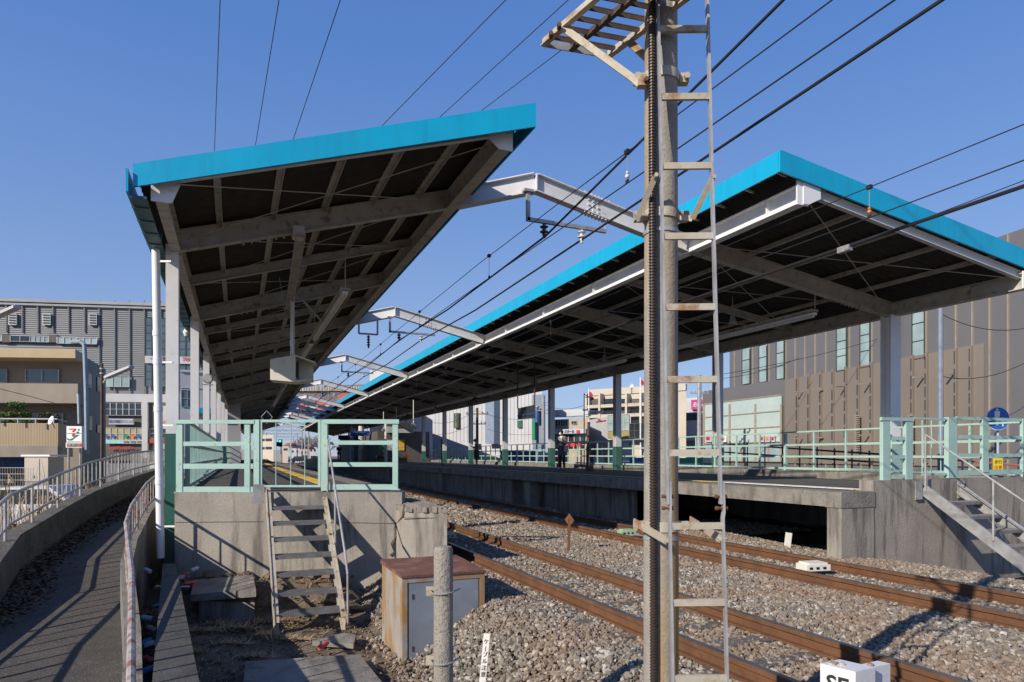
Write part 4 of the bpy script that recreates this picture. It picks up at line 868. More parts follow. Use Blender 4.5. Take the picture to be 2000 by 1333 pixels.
# ladder
def lx(y, side):   # pixel x and depth of the stiles
    f = y/1333; return ((1285+25*f) if side == 0 else (1381+36*f)), 3.68-.36*f
t = thing('pole_ladder', px(1360, 1400, 3.3), 'narrow galvanised ladder with flat rungs fixed to the foreground pole', 'ladder')
for s_ in (0, 1):
    m = MB(); ysl = [-120, 300, 700, 985]; x_, d_ = 0, 0
    pts = [px(*((lambda q: (q[0], y, q[1]))(lx(y, s_)))) for y in ysl]
    for p, q in zip(pts, pts[1:]): m.bar(p, q+(q-p)*.004, .012, .032, fw) if False else m.bar(p, q, .034 if 0 else .014, .034, rt) if False else m.tube(p, q, .009, 4)
    # flat bar stile
    m = MB()
    for p, q in zip(pts, pts[1:]): m.hexa([p-rt*.006-fw*.018, p+rt*.006-fw*.018, p+rt*.006+fw*.018, p-rt*.006+fw*.018], [q-rt*.006-fw*.018, q+rt*.006-fw*.018, q+rt*.006+fw*.018, q-rt*.006+fw*.018])
    o_ = rt*(.009 if s_ else -.009)*1.0; p = px(*((lambda q: (q[0], 962, q[1]))(lx(962, s_))))+o_*0; k = [px(*((lambda q: (q[0]+(3 if s_ else 4), y, q[1]))(lx(y, s_)))) for y in (985, 1012, 1420)]
    k0 = px(*((lambda q: (q[0]+(1.6), 940, q[1]))(lx(940, s_))))+rt*.009
    seq = [k0, px(*((lambda q: (q[0]+1.6, 1000, q[1]))(lx(1000, s_))))+rt*.009]+k[1:]
    for p, q in zip(seq, seq[1:]): m.hexa([p-rt*.005-fw*.018, p+rt*.005-fw*.018, p+rt*.005+fw*.018, p-rt*.005+fw*.018], [q-rt*.005-fw*.018, q+rt*.005-fw*.018, q+rt*.005+fw*.018, q-rt*.005+fw*.018])
    m.build('stile', galv, t)
    m = MB()
    for y in (970, 993):
        x_, d_ = lx(y, s_); c = px(x_+1, y, d_); m.lathe(c-rt*.03, [(.007, 0), (.011, 0), (.011, .014), (.007, .014), (.007, .046), (.011, .046), (.011, .06), (.006, .06)], 6, rt)
    m.build('bolt', rustm, t)
for y in (-85, 59, 191, 326, 463, 601, 742, 885, 1028, 1177, 1325):
    xa, da = lx(y, 0); xb, db = lx(y, 1); k_ = (4 if y > 990 else 0); m = MB(); a, b = px(xa+k_, y, da), px(xb+k_*.8, y-1, db); u_ = V((0, 0, 1)); h_ = .0165
    m.hexa([a-u_*h_-fw*.014, b-u_*h_-fw*.014, b-u_*h_+fw*.006, a-u_*h_+fw*.006], [a+u_*h_-fw*.014, b+u_*h_-fw*.014, b+u_*h_+fw*.006, a+u_*h_+fw*.006]); m.build('rung', galvr, t)
for ps in (((1279, 347, 3.6), (1244, 428, 3.74), (1268, 424, 3.76)), ((1391, 350, 3.6), (1352, 428, 3.74), (1322, 424, 3.76))):
    q = [px(*k) for k in ps]; m = MB(); m.bar(q[0], q[1], .03, .008, fw); m.bar(q[1], q[2], .01, .03); m.lathe(q[0]-fw*.01, [(.012, -.02), (.012, .03)], 6, -fw); m.build('brace', galvr, t)
for ps in (((1238, 1020, 3.78), (1302, 1056, 3.42)), ((1348, 1016, 3.8), (1406, 1052, 3.42))):
    q = [px(*k) for k in ps]; m = MB(); m.bar(q[0], q[1], .008, .042); m.lathe(q[1], [(.011, -.012), (.011, .012)], 6, -fw); m.build('brace', galvr, t)
# step platform (grate) high on the pole
t = thing('pole_step_platform', px(1120, 60, 4.0), 'small slatted steel service platform high on the foreground pole', 'service platform')
L1_, L2_ = px(1060, 84, 4.06), px(1158, -4, 3.67); R1_, R2_ = px(1187, 110, 4.18), px(1260, 48, 3.87)
dl = (L2_-L1_); dl.z = 0; dl.normalize(); dr = dl; zz = L1_.z
R1_.z = zz; L1b = L1_+dl*1.0; R1b = R1_+dl*1.0
m = MB(); m.bar(L1_, L1b, .008, .045); m.bar(L1_-V((0, 0, .02)), L1b-V((0, 0, .02)), .035, .006); m.build('edge_angle', galvr, t)
m = MB(); m.bar(R1_, R1b, .008, .045); m.bar(R1_-V((0, 0, .02)), R1b-V((0, 0, .02)), .035, .006); m.build('edge_angle', galvr, t)
mid0 = L1_.lerp(R1_, .42); m = MB(); m.bar(mid0, mid0+dl*1.0, .008, .04); m.bar(mid0+V((0, 0, -.02)), mid0+dl*1.0+V((0, 0, -.02)), .03, .005); m.build('centre_angle', galvd, t)
m = MB(); m.bar(L1_, L1_.lerp(R1_, .98), .008, .045); m.build('end_plate', galv, t)
for k in range(9): f = .06+k*.105; m = MB(); a, b = L1_+dl*f, R1_+dl*f; m.bar(a+V((0, 0, .012)), b+V((0, 0, .012)), .034, .006); m.bar(a+dl*.014, b+dl*.014, .005, .03); m.build('slat', galvd, t)
m = MB(); m.bar(px(1096, 52, 3.88), px(1238, 155, 3.74), .042, .008, fw); m.bar(px(1238, 155, 3.74), px(1250, 166, 3.72), .042, .008, fw); m.build('brace', galvr, t)
m = MB(); m.bar(px(1222, 76, 4.0), px(1268, 118, 3.95), .045, .008, fw); m.build('brace', galvr, t)
MB().box(px(1254, 160, 3.73), (.05, .05, .06), -TH).build('pole_lug', galvr, t)
for q_ in (px(1261, 158, 3.70), px(1092, 52, 3.86), px(1076, 69, 3.95)): MB().lathe(q_, [(.013, -.02), (.013, .025)], 6, -fw).build('bolt', rustm, t)

# ================================================================== FOREGROUND BITS
# cabinet
c0 = px(785, 1298, 7.8); c0.z = -.80; W_, Dp, H_ = 1.0, 1.12, 1.02
t = thing('equipment_cabinet', c0+V((.5, .5, 0)), 'rust stained grey steel cabinet with a red-brown top beside the track', 'cabinet')
o_ = c0
m = MB(); m.box(o_+V((W_/2, Dp/2+.02, H_/2)), (W_-.005, Dp-.04, H_-.01)); m.build('body', cabm, t)
m = MB(); m.box(o_+V((.03, .01, H_/2)), (.06, .05, H_)); m.box(o_+V((W_-.03, .01, H_/2)), (.06, .05, H_)); m.box(o_+V((W_/2, .01, H_-.03)), (W_-.122, .05, .06)); m.box(o_+V((W_/2, .01, .02)), (W_-.122, .05, .04)); m.build('frame', cabm, t)
m = MB(); m.box(o_+V((W_/2, .008, H_/2)), (W_-.15, .03, H_-.12)); d_ = m.build('door', cabd, t); m = MB(); m.box(o_+V((.12, -.012, .2)), (.012, .01, .06)); m.box(o_+V((.12, -.012, .8)), (.012, .01, .06)); m.build('hinge', rustm, d_)
m = MB(); m.hexa([o_+V((-.015, -.03, H_+.001)), o_+V((W_+.015, -.03, H_+.001)), o_+V((W_+.015, Dp+.02, H_+.001)), o_+V((-.015, Dp+.02, H_+.001))], [o_+V((-.015, -.03, H_+.025)), o_+V((W_+.015, -.03, H_+.025)), o_+V((W_+.015, Dp+.02, H_+.055)), o_+V((-.015, Dp+.02, H_+.055))]); m.build('roof', cabt, t)
# short concrete post with steel loops
q = px(866, 1068, 4.2); t = thing('concrete_post', V((q.x, q.y, -.8)), 'short round rough concrete post with two wire bands in front of the cabinet', 'post')
hz = q.z; MB().lathe((q.x, q.y, -1.0), [(.062, 0), (.061, .5), (.059, hz+1-.02), (.05, hz+1), (.02, hz+1.006)], 28).build('shaft', postm, t, True)
for y in (1157, 1293):
    z = EZ+(HY-y)/F*4.2; m = MB(); pts = []
    for k in range(0, 15): a_ = -math.pi+math.pi*k/14; pts.append(V((q.x, q.y, z))+rt*.066*math.cos(a_)+fw*.066*math.sin(a_)+V((0, 0, .006*math.cos(a_))))
    pts = [pts[0]+fw*.07-rt*.02]+pts+[pts[-1]+fw*.07+rt*.03]
    m.path(pts, .0065, 6); m.build('wire_band', galv, t, True)
    m = MB(); m.box(V((q.x, q.y, z))-rt*.085+fw*.03, (.05, .01, .06), -TH); m.lathe(V((q.x, q.y, z))-rt*.08+fw*.01, [(.012, -.01), (.012, .02)], 6, -fw); m.build('band_plate', galvr, t)
# white marker stake with characters
a, b = px(951, 1238, 4.9), px(936, 1400, 4.75); t = thing('marker_stake', b, 'leaning flat white stake with black characters down its face in the ballast', 'marker stake')
MB().bar(a, b, .045, .012, fw).build('stake', whitel, t)
inkm = mat('black_lettering', (.02, .02, .022), None, 3, .6)
dd = (b-a).normalized(); sd = rt
for k, ch in enumerate('ケーブル注意'):
    text(ch if ch != 'ー' else '|', inkm, t, a+dd*(.055+k*.045)-fw*.009, .038, rt+dd*.0, -dd, depth=.001)
# SE box sign
D_ = 3.3; t = thing('boxed_sign', px(1640, 1340, D_), 'white metal box marked SE with chipped edges at the bottom of the view', 'sign box')
f0 = px(1602, 1296, D_); f1 = f0+rt*.106-fw*.13
paint = mat('chipped_white_box_paint', (.68, .68, .70), (.6, .6, .62), 3, .45, bump=.1, stain=(.2, .12, .08), sscale=14, samt=.8, edge=.66)
dn = V((0, 0, -.55)); bk = rt*.126+fw*.066
A = [f0+dn, f1+dn, f1+bk+dn, f0+bk+dn]; B = [f0, f1, f1+bk, f0+bk]
m = MB(); m.hexa(A, B); m.build('box', paint, t)
ex_ = (f1-f0); ex_.z = 0; exn = ex_.normalized()
m = MB(); g0 = f1+bk*1.03-exn*.03+V((0, 0, -.012)); bn = bk.normalized(); m.hexa([g0+dn, g0+bn*.16+dn, g0+bn*.16-exn*.06+dn, g0-exn*.06+dn], [g0, g0+bn*.16, g0+bn*.16-exn*.06, g0-exn*.06]); m.build('side_housing', paint, t)
m = MB(); m.lathe(f0.lerp(f1, .4)+bk*.4+V((0, 0, -.005)), [(.016, 0), (.016, .012), (.009, .018)], 8); m.box(f0.lerp(f1, .22)+bk*.3+V((0, 0, .004)), (.05, .03, .008), .4); m.lathe(g0+bn*.04-exn*.02, [(.014, 0), (.014, .014)], 8); m.build('latch', galvr, t)
nn = V((0, 0, 1)).cross(exn); nn = nn if nn.dot(fw) < 0 else -nn
text('SE', inkm, t, f0.lerp(f1, .5)+V((0, 0, -.088))+nn*.003, .115, exn, (0, 0, 1), depth=.001, bold=.002)

# ================================================================== PEOPLE
def skinmesh(name, pts, edges, m_, parent, sub=2):
    me = bpy.data.meshes.new(name); me.from_pydata([p[0] for p in pts], edges, []); o = bpy.data.objects.new(name, me); col.objects.link(o)
    md = o.modifiers.new('s', 'SKIN'); md.use_smooth_shade = True
    o.modifiers.new('u', 'SUBSURF').levels = sub
    for i, p in enumerate(pts): me.skin_vertices[0].data[i].radius = (p[1], p[2] if len(p) > 2 else p[1])
    me.skin_vertices[0].data[0].use_root = True
    bpy.context.view_layer.update()
    r = bpy.data.meshes.new_from_object(o.evaluated_get(bpy.context.evaluated_depsgraph_get())); bpy.data.objects.remove(o)
    r.materials.clear(); r.materials.append(m_); r.name = name
    o = bpy.data.objects.new(name, r); col.objects.link(o); o.parent = parent; return o
def person(loc, rz, h, label, top, low, shoe, pose='stand', bow=.05, longcoat=0, bag=None, pack=None, skirt=None, scarf=None, mask=False, phone=True, bun=False):
    t = thing('person', loc, label, 'person', None, rz); s = h/1.65; K = lambda x, y, z: V((x*s, y*s, z*s))
    sit = pose == 'sit'; hz = .50 if sit else .90
    P = {'pel': (K(0, 0, hz), .12*s, .10*s), 'sp': (K(0, .01, hz+.24), .115*s, .09*s), 'ch': (K(0, .01, hz+.40), .145*s, .10*s), 'nk': (K(0, .02, hz+.53), .045*s), 'hb': (K(0, .03+bow*.5, hz+.58), .05*s), 'hm': (K(0, .045+bow, hz+.66), .078*s), 'ht': (K(0, .035+bow, hz+.72), .062*s), 'ns': (K(0, .13+bow*1.1, hz+.635), .014*s)}
    Ed = [('pel', 'sp'), ('sp', 'ch'), ('ch', 'nk'), ('nk', 'hb'), ('hb', 'hm'), ('hm', 'ht'), ('hm', 'ns')]
    for g, e in (('l', -1), ('r', 1)):
        P['sh'+g] = (K(e*.16, 0, hz+.45), .05*s); P['el'+g] = (K(e*.2, -.02, hz+.20), .038*s); P['wr'+g] = (K(e*.07, .22, hz+.24), .025*s); P['pm'+g] = (K(e*.04, .29, hz+.27), .024*s, .014*s)
        Ed += [('ch', 'sh'+g), ('sh'+g, 'el'+g), ('el'+g, 'wr'+g), ('wr'+g, 'pm'+g)]
        for f in range(4): P['f%d%s' % (f, g)] = (K(e*.04+(f-1.5)*.016*1, .345-.004*abs(f-1), hz+.285), .008*s); P['g%d%s' % (f, g)] = (K(e*.03+(f-1.5)*.014, .355, hz+.31), .0065*s); Ed += [('pm'+g, 'f%d%s' % (f, g)), ('f%d%s' % (f, g), 'g%d%s' % (f, g))]
        P['th'+g] = (K(e*.04-e*.035, .28, hz+.305), .009*s); Ed += [('pm'+g, 'th'+g)]
        P['hp'+g] = (K(e*.085, 0, hz-.05), .085*s)
        if sit: P['kn'+g] = (K(e*.1, .42, .48), .058*s); P['an'+g] = (K(e*.1, .43, .09), .036*s); P['to'+g] = (K(e*.1, .56, .03), .03*s)
        else: P['kn'+g] = (K(e*.075, .02+e*.015, .48), .056*s); P['an'+g] = (K(e*.075, -.02+e*.03, .08), .036*s); P['to'+g] = (K(e*.085, .12+e*.03, .03), .03*s)
        Ed += [('pel', 'hp'+g), ('hp'+g, 'kn'+g), ('kn'+g, 'an'+g), ('an'+g, 'to'+g)]
    def sub(keys, grow, nm, m_, sublev=2):
        ks = [k for k in P if k in keys]; idx = {k: i for i, k in enumerate(ks)}
        pts = [(P[k][0],)+tuple(r+grow for r in P[k][1:]) for k in ks]; ed = [(idx[a], idx[b]) for a, b in Ed if a in idx and b in idx]
        return skinmesh(nm, pts, ed, m_, t, sublev)
    sub(set(P), 0, 'body', skin)
    sub({'pel', 'sp', 'ch', 'shl', 'shr', 'ell', 'elr', 'wrl', 'wrr'}, .022*s, 'coat', top)
    sub({'pel', 'hpl', 'hpr', 'knl', 'knr', 'anl', 'anr'}, .012*s, 'trousers', low)
    for g in 'lr': skinmesh('shoe', [(P['an'+g][0]-V((0, 0, .03)), .042*s), (P['to'+g][0], .036*s)], [(0, 1)], shoe, t, 1)
    if longcoat or skirt:
        zb = (longcoat or .45)*s; m = MB(); n = 20; prof = [(.15, .125, .95+.04), (.17, .15, .80), (.19, .17, zb/s+.02), (.185, .165, zb/s)]
        if longcoat: prof = [(.18, .135, 1.25)]+prof
        vs = [(a*math.cos(k/n*6.283)*s, b*math.sin(k/n*6.283)*s, z*s) for a, b, z in prof for k in range(n)]
        m.add(vs, [(j*n+i, j*n+(i+1) % n, (j+1)*n+(i+1) % n, (j+1)*n+i) for j in range(len(prof)-1) for i in range(n)])
        mm = bpy.data.meshes.new('x'); o = m.build('coat_skirt' if longcoat else 'skirt', top if longcoat else skirt, None, True); o.parent = t
    def loc_(m, nm, m_, sm=True): o = m.build(nm, m_, None, sm); o.parent = t; return o
    m = MB(); c = P['hm'][0]; m.lathe(c+V((0, -.035, .015))*s, [(.03*s, -.085*s), (.07*s, -.05*s), (.086*s, 0), (.082*s, .05*s), (.05*s, .088*s), (.01, .1*s)], 16, (0, -.5, 1)); 
    if bun: m.lathe(c+V((0, -.11, .03))*s, [(.01, -.04*s), (.04*s, -.02*s), (.045*s, .01*s), (.02*s, .04*s)], 10)
    loc_(m, 'hair', hair)
    m = MB(); 
    for e in (-1, 1): m.lathe(c+V((e*.03, .078, -.0))*s, [(.009*s, -.003), (.006*s, .004)], 8, (0, 1, 0))
    loc_(m, 'eye', black)
    if mask: m = MB(); m.lathe(c+V((0, .062, -.045))*s, [(.055*s, -.02*s), (.045*s, .025*s), (.015*s, .045*s)], 12, (0, 1, -.2)); loc_(m, 'mask', ins_w)
    if scarf: m = MB(); m.lathe(K(0, .03, hz+.46), [(.10*s, -.03*s), (.105*s, 0), (.07*s, .06*s)], 14); m.box(K(0, .135, hz+.30), (.17*s, .05*s, .36*s)); loc_(m, 'scarf', scarf)
    if bag: m = MB(); m.box(K(-.22, .06, .88), (.07*s, .28*s, .26*s)); m.path([K(-.22, .15, 1.0), K(-.12, .04, 1.38), K(-.22, -.04, 1.0)], .008, 6); loc_(m, 'shoulder_bag', bag, False)
    if pack: m = MB(); m.box(K(0, -.18, hz+.27), (.26*s, .15*s, .36*s)); m.box(K(0, -.265, hz+.2), (.2*s, .04*s, .18*s)); loc_(m, 'backpack', pack, False)
    if phone: m = MB(); m.box(K(0, .335, hz+.315), (.07*s, .012, .13*s), rot=Matrix.Rotation(-.7, 3, 'X')); loc_(m, 'phone', black, False)
    return t
cb = mat('charcoal_coat', (.10, .105, .12)); ck = mat('black_trousers', (.012, .012, .014)); ol = mat('olive_jacket', (.19, .165, .105)); bg_ = mat('beige_cloth', (.45, .38, .32)); wh = mat('cream_scarf', (.62, .58, .52)); dk = mat('dark_skirt', (.02, .018, .02)); dn_ = mat('dark_denim', (.04, .05, .08)); teal = mat('teal_jacket', (.10, .2, .26))
RL = -TH+R(90)         # facing left in the picture
def gp(x, y, z=PZ): p = pz(x, y, z); return p
person(gp(1098, 918.5), RL+1.0, 1.68, 'standing woman in charcoal coat and white mask looking at her phone on the right platform', cb, ck, ck, longcoat=.62, bag=bg_, scarf=wh, mask=True, bun=True, bow=.06)
person(gp(931, 911.5), RL-.3, 1.55, 'standing woman in olive jacket with beige backpack, head bowed over her phone', ol, dn_, ck, skirt=dk, pack=bg_, bow=.10, longcoat=0)
person(px(748, 903, 62)+V((0, 0, 0)), RL-.2, 1.65, 'seated person in black at the left end of the orange bench', cb, dn_, bg_, pose='sit', phone=False)
person(px(741, 903, 63)-V((.3, 0, 0)), RL-.1, 1.0, 'small seated child in teal beside the orange bench', teal, dn_, bg_, pose='sit', phone=False)
q = px(662, 902, 66); person(V((q.x, q.y, PZ)), -TH, 1.7, 'dark figure standing far along the right platform', ck, ck, ck, phone=False)
q = px(20, 960, 24); person(V((q.x, q.y, -.78)), -TH+.5, 1.72, 'dark haired cyclist in black seen from behind, left of the ramp', ck, dn_, ck, phone=False)
# bicycle for that person
bp = V((q.x, q.y, -.78))+rt*.35; t = thing('bicycle', bp, 'dark bicycle with a red rear lamp beside the person in black', 'bicycle', None, -TH+.5)
def loc2(m, nm, m_, par, sm=True): o = m.build(nm, m_, None, sm); o.parent = par; return o
for y_ in (-.5, .55):
    m = MB(); ring = [V((0, y_+.33*math.cos(a*.314), .34+.33*math.sin(a*.314))) for a in range(21)]; m.path(ring, .018, 6); w_ = loc2(m, 'wheel', black, t); m = MB(); [m.tube(V((0, y_, .34)), ring[k], .003, 4) for k in range(0, 20, 2)]; loc2(m, 'spokes', galv, w_)
m = MB(); m.path([V((0, -.5, .34)), V((0, -.15, .3)), V((0, .4, .75)), V((0, -.2, .8)), V((0, -.15, .3))], .016, 6); m.tube(V((0, .55, .34)), V((0, .38, .95)), .014, 6); loc2(m, 'frame', ck, t)
m = MB(); m.tube(V((-.25, .35, .98)), V((.25, .35, .98)), .012, 6); loc2(m, 'handlebar', galv, t); m = MB(); m.box(V((0, -.22, .86)), (.12, .26, .06)); loc2(m, 'saddle', black, t); m = MB(); m.box(V((0, -.62, .62)), (.09, .03, .05)); loc2(m, 'rear_lamp', mat('red_lamp_plastic', (.7, .03, .02)), t)
# benches: orange shell seats in rows
for k, xx in enumerate((766, 789)):
    b = px(xx, 903, 60); b.z = PZ; t = thing('platform_bench', b, '%s row of orange moulded seats on the right platform' % ('left', 'right')[k], 'bench', 'orange benches', RL)
    for j in range(4):
        m = MB(); y_ = 0; x_ = -.75+.5*j
        m.box(V((x_, 0, .42)), (.44, .42, .05)); m.hexa([V((x_-.22, -.2, .42)), V((x_+.22, -.2, .42)), V((x_+.22, -.24, .42)), V((x_-.22, -.24, .42))], [V((x_-.2, -.3, .86)), V((x_+.2, -.3, .86)), V((x_+.2, -.34, .86)), V((x_-.2, -.34, .86))]); loc2(m, 'seat', orange, t, False)
        m = MB(); m.box(V((x_, 0, .2)), (.12, .3, .38)); loc2(m, 'leg', coping, t, False)

# ================================================================== BACKGROUND BUILDINGS
class Pl:                                   # vertical plane through two ground points; used to lay out a facade
    def __init__(s, A, B, depth=.1):
        s.A = V((A.x, A.y, 0)); s.B = V((B.x, B.y, 0)); d = (s.B-s.A).normalized(); s.d = d
        n = V((-d.y, d.x, 0)); s.n = n if n.dot(s.A-V((0, 0, 0))) < 0 else -n       # towards the camera
    def at(s, x, y):
        r = px(x, y, 1.0)-cam.location; k = (s.A-V((0, 0, 0))).dot(s.n)/V((r.x, r.y, 0)).dot(s.n); return cam.location+r*k
    def rect(s, m, x0, x1, y0, y1, out=.05, th=.1):   # heights taken at x0
        a, d = s.at(x0, y1), s.at(x0, y0); b, c = s.at(x1, y1), s.at(x1, y0); b.z, c.z = a.z, d.z
        o = s.n*out; i = s.n*(out-th)
        m.hexa([a+o, b+o, b+i, a+i], [d+o, c+o, c+i, d+i]); return m
def block(name, label, cat, A, B, ztop, zbot, depth, m_, group=None, dv=None):
    t = thing(name, V(((A.x+B.x)/2, (A.y+B.y)/2, zbot)), label, cat, group); p = Pl(A, B); o = V((B.x, B.y, 0)).normalized()*depth if dv is None else dv*depth
    a, b = V((A.x, A.y, 0)), V((B.x, B.y, 0)); q = [a, b, b+o, a+o]
    MB().hexa([v+V((0, 0, zbot)) for v in q], [v+V((0, 0, ztop)) for v in q]).build('wall', m_, t)
    return t, p
gwin = glassmat('window_glass', (.10, .15, .17)); gwin2 = glassmat('pale_window_glass', (.34, .44, .43), .15); gdark = glassmat('dark_window_glass', (.03, .04, .05))
alum = mat('aluminium_frame', (.5, .5, .5), None, 4, .4, metal=.3)
def window(p, t, x0, x1, y0, y1, cols=2, rows=1, g=gwin, fr=alum, out=.06):
    m = MB(); p.rect(m, x0, x1, y0, y1, out-.03, .04); w_ = m.build('window', g, t); m = MB(); e = (x1-x0)*.02+.25
    for k in range(cols+1): x = x0+(x1-x0)*k/cols; p.rect(m, x-e/2, x+e/2, y0, y1, out+.02, .06)
    for k in range(rows+1): y = y0+(y1-y0)*k/rows; p.rect(m, x0, x1, y-(.9 if x1-x0 > 120 else .35), y+(.9 if x1-x0 > 120 else .35), out+.015, .05)
    m.build('frame', fr, w_); return w_
louv = mat('grey_metal_louvre_siding', (.185, .19, .205), (.165, .17, .18), .5, .5); pale2 = mat('mid_grey_strip', (.20, .205, .22), None, 1, .6); louvd = mat('dark_siding_joint', (.05, .055, .06), None, 1, .7)
pale = mat('pale_grey_wall', (.5, .5, .5), (.45, .45, .45), .6, .7); brown = mat('dark_brown_wall', (.11, .095, .085), None, .8, .7)
tile = mat('beige_tile_wall', (.47, .36, .22), (.43, .325, .195), 1.4, .7, stain=(.38, .27, .16), sscale=.6, samt=.4, stretch=(1, 1, .2)); render_ = mat('tan_render_wall', (.30, .255, .205), (.26, .22, .18), .7, .8, stain=(.2, .17, .135), sscale=.8, samt=.4, stretch=(1, 1, .2))
whitew = mat('white_building_wall', (.47, .475, .49), (.42, .425, .44), .4, .7); cbeige = mat('cream_apartment_wall', (.52, .46, .38), (.46, .4, .33), .5, .8)
mred = mat('red_wall', (.36, .07, .055), None, .8, .6)
# --- grey louvred block, far left
A, B = px(-230, 900, 57), px(430, 900, 61)
t, p = block('office_building', 'large grey building clad in horizontal metal louvres, left background', 'building', A, B, p_top := px(0, 577, 57).z, -1, 18, louv)
m = MB(); z = px(0, 730, 58).z; zt = p_top-.8
zz = z
while zz < zt: m.hexa([A+p.n*.07+V((0, 0, zz-A.z)), B+p.n*.07+V((0, 0, zz-B.z)), B+V((0, 0, zz-B.z)), A+V((0, 0, zz-A.z))], [A+p.n*.02+V((0, 0, zz+.15-A.z)), B+p.n*.02+V((0, 0, zz+.15-B.z)), B+V((0, 0, zz+.15-B.z)), A+V((0, 0, zz+.15-A.z))]); zz += .18
m.build('louvre_panel', louv, t)
m = MB(); p.rect(m, -230, 430, 577, 583, .35, .5); p.rect(m, -230, 430, 585, 589, .25, .4); m.build('parapet', mat('grey_parapet_metal', (.33, .34, .36), None, 1, .6), t)
for x in (14, 45, 75, 105, 135, 166, 195, 225, 254, 283, 315): m = MB(); p.rect(m, x-1, x+1, 588, 650 if x < 195 else 770, .18, .08); m.build('joint_strip', pale2, t)
for x in (20, 86, 176): 
    m = MB(); p.rect(m, x, x+16, 614, 636, .3, .2); v_ = m.build('vent', alum, t); m = MB()
    for k in range(4): p.rect(m, x+2, x+14, 616+k*5, 618.5+k*5, .34, .06)
    m.build('slat', louvd, v_)
window(p, t, -20, 8, 656, 667, 2, 1, gwin2, alum, .3); window(p, t, 24, 62, 657, 668, 2, 1, gdark, alum, .3); window(p, t, 62, 99, 658, 669, 4, 1, gwin2, alum, .3); window(p, t, 115, 192, 660, 672, 6, 1, gwin2, alum, .3)
m = MB(); p.rect(m, 8, 24, 655, 670, .3, .2); p.rect(m, 99, 115, 655, 670, .3, .2); m.build('wall_panel', brown, t)
window(p, t, 286, 378, 622, 756, 7, 9, gwin, louvd, .35)
m = MB(); p.rect(m, 287, 376, 697, 711, .5, .05); sg = m.build('shop_sign', whitew, t)
redl = mat('red_lettering', (.55, .03, .05), None, 3, .5); bluel = mat('blue_lettering', (.05, .12, .4), None, 3, .5); greenl = mat('green_lettering', (.02, .25, .1), None, 3, .5)
def ptext(s, m_, t, p, x, y, hpx, wpx=None, out=.1, bold=0):
    c = p.at(x, y)+p.n*out; D = (c-cam.location).dot(V((S_, C_, 0))); d = p.d if p.d.dot(rt) > 0 else -p.d
    return text(s, m_, t, c, hpx*D/F*1.1, d, (0, 0, 1), depth=.01, width=(wpx*D/F if wpx else None), bold=bold)
ptext('5階', inkm, t, p, 323, 704, 10, None, .56); ptext('700', redl, t, p, 368, 704, 10, 16, .56); ptext('・', redl, t, p, 299, 703, 10, None, .56)
window(p, t, 207, 255, 736, 756, 3, 1, gwin2, alum, .3)
m = MB(); p.rect(m, 206, 420, 770, 786, .5, .5); m.build('band', pale, t)
m = MB(); p.rect(m, 206, 300, 786, 900, .25, .25); m.build('wall_panel', brown, t)
window(p, t, 208, 281, 788, 812, 6, 2, gdark, alum, .5)
m = MB(); p.rect(m, 282, 293, 786, 895, .6, .5); m.build('pier', pale, t)
m = MB(); p.rect(m, 220, 267, 819, 830, .75, .25); m.build('shop_sign', whitew, t); ptext('尾又井歯科クリニック', bluel, t, p, 243.5, 824.5, 6.5, 44, .8)
window(p, t, 208, 282, 836, 860, 6, 2, glassmat('yellowish_window', (.45, .40, .22)), alum, .5)
m = MB(); p.rect(m, 208, 282, 860, 867, .56, .05); m.build('window_band', mat('pale_turquoise_film', (.35, .6, .6)), t)
for x, mm in ((213, bluel), (226, bluel), (251, greenl), (264, orange), (276, bluel)): m = MB(); c = p.at(x, 853)+p.n*.6; m.lathe(c, [(.17, 0), (.17, .02)], 16, p.n); m.build('round_sticker', mm, t)
for x in (251, 264, 276): ptext('診療', redl, t, p, x, 863.5, 4, 9, .62)
ptext('HOTHOTへ', redl, t, p, 243, 876, 8, 50, .5, .01)
m = MB(); p.rect(m, 292, 330, 786, 920, .2, .25); m.build('wall_panel', pale, t); window(p, t, 296, 330, 838, 856, 3, 2, gdark, alum, .4)
m = MB(); p.rect(m, 316, 330, 819, 831, .6, .1); m.build('shop_sign', mat('pink_sign', (.7, .5, .45)), t); ptext('おふ', inkm, t, p, 323, 825, 7, 11, .65); m = MB(); p.rect(m, 294, 330, 857, 866, .5, .1); m.build('shop_sign', mred, t)
# white block behind left columns
A, B = px(352, 900, 50), px(470, 900, 52)
t, p = block('shop_building', 'white building with one window seen between the left canopy columns', 'building', A, B, px(360, 722, 50).z, -1, 12, whitew)
window(p, t, 354, 378, 762, 795, 2, 2); m = MB(); p.rect(m, 372, 425, 797, 808, .4, .4); m.build('awning', blue, t)
m = MB(); p.rect(m, 352, 470, 725, 727, .1, .1); p.rect(m, 352, 470, 757, 758, .05, .05); m.build('joint_strip', pale, t)
t = thing('round_sign', px(331, 891, 42), 'white board with a round blue mark behind the downpipe', 'sign'); MB().box(px(331, 891, 42), (1.3, .1, 1.5), -TH).build('board', whitew, t); MB().lathe(px(331, 891, 41.8), [(.38, 0), (.38, .03)], 20, -fw).build('blue_disc', bluel, t); MB().tube(px(331, 905, 42), px(331, 1000, 42), .05, 8).build('post', galv, t)
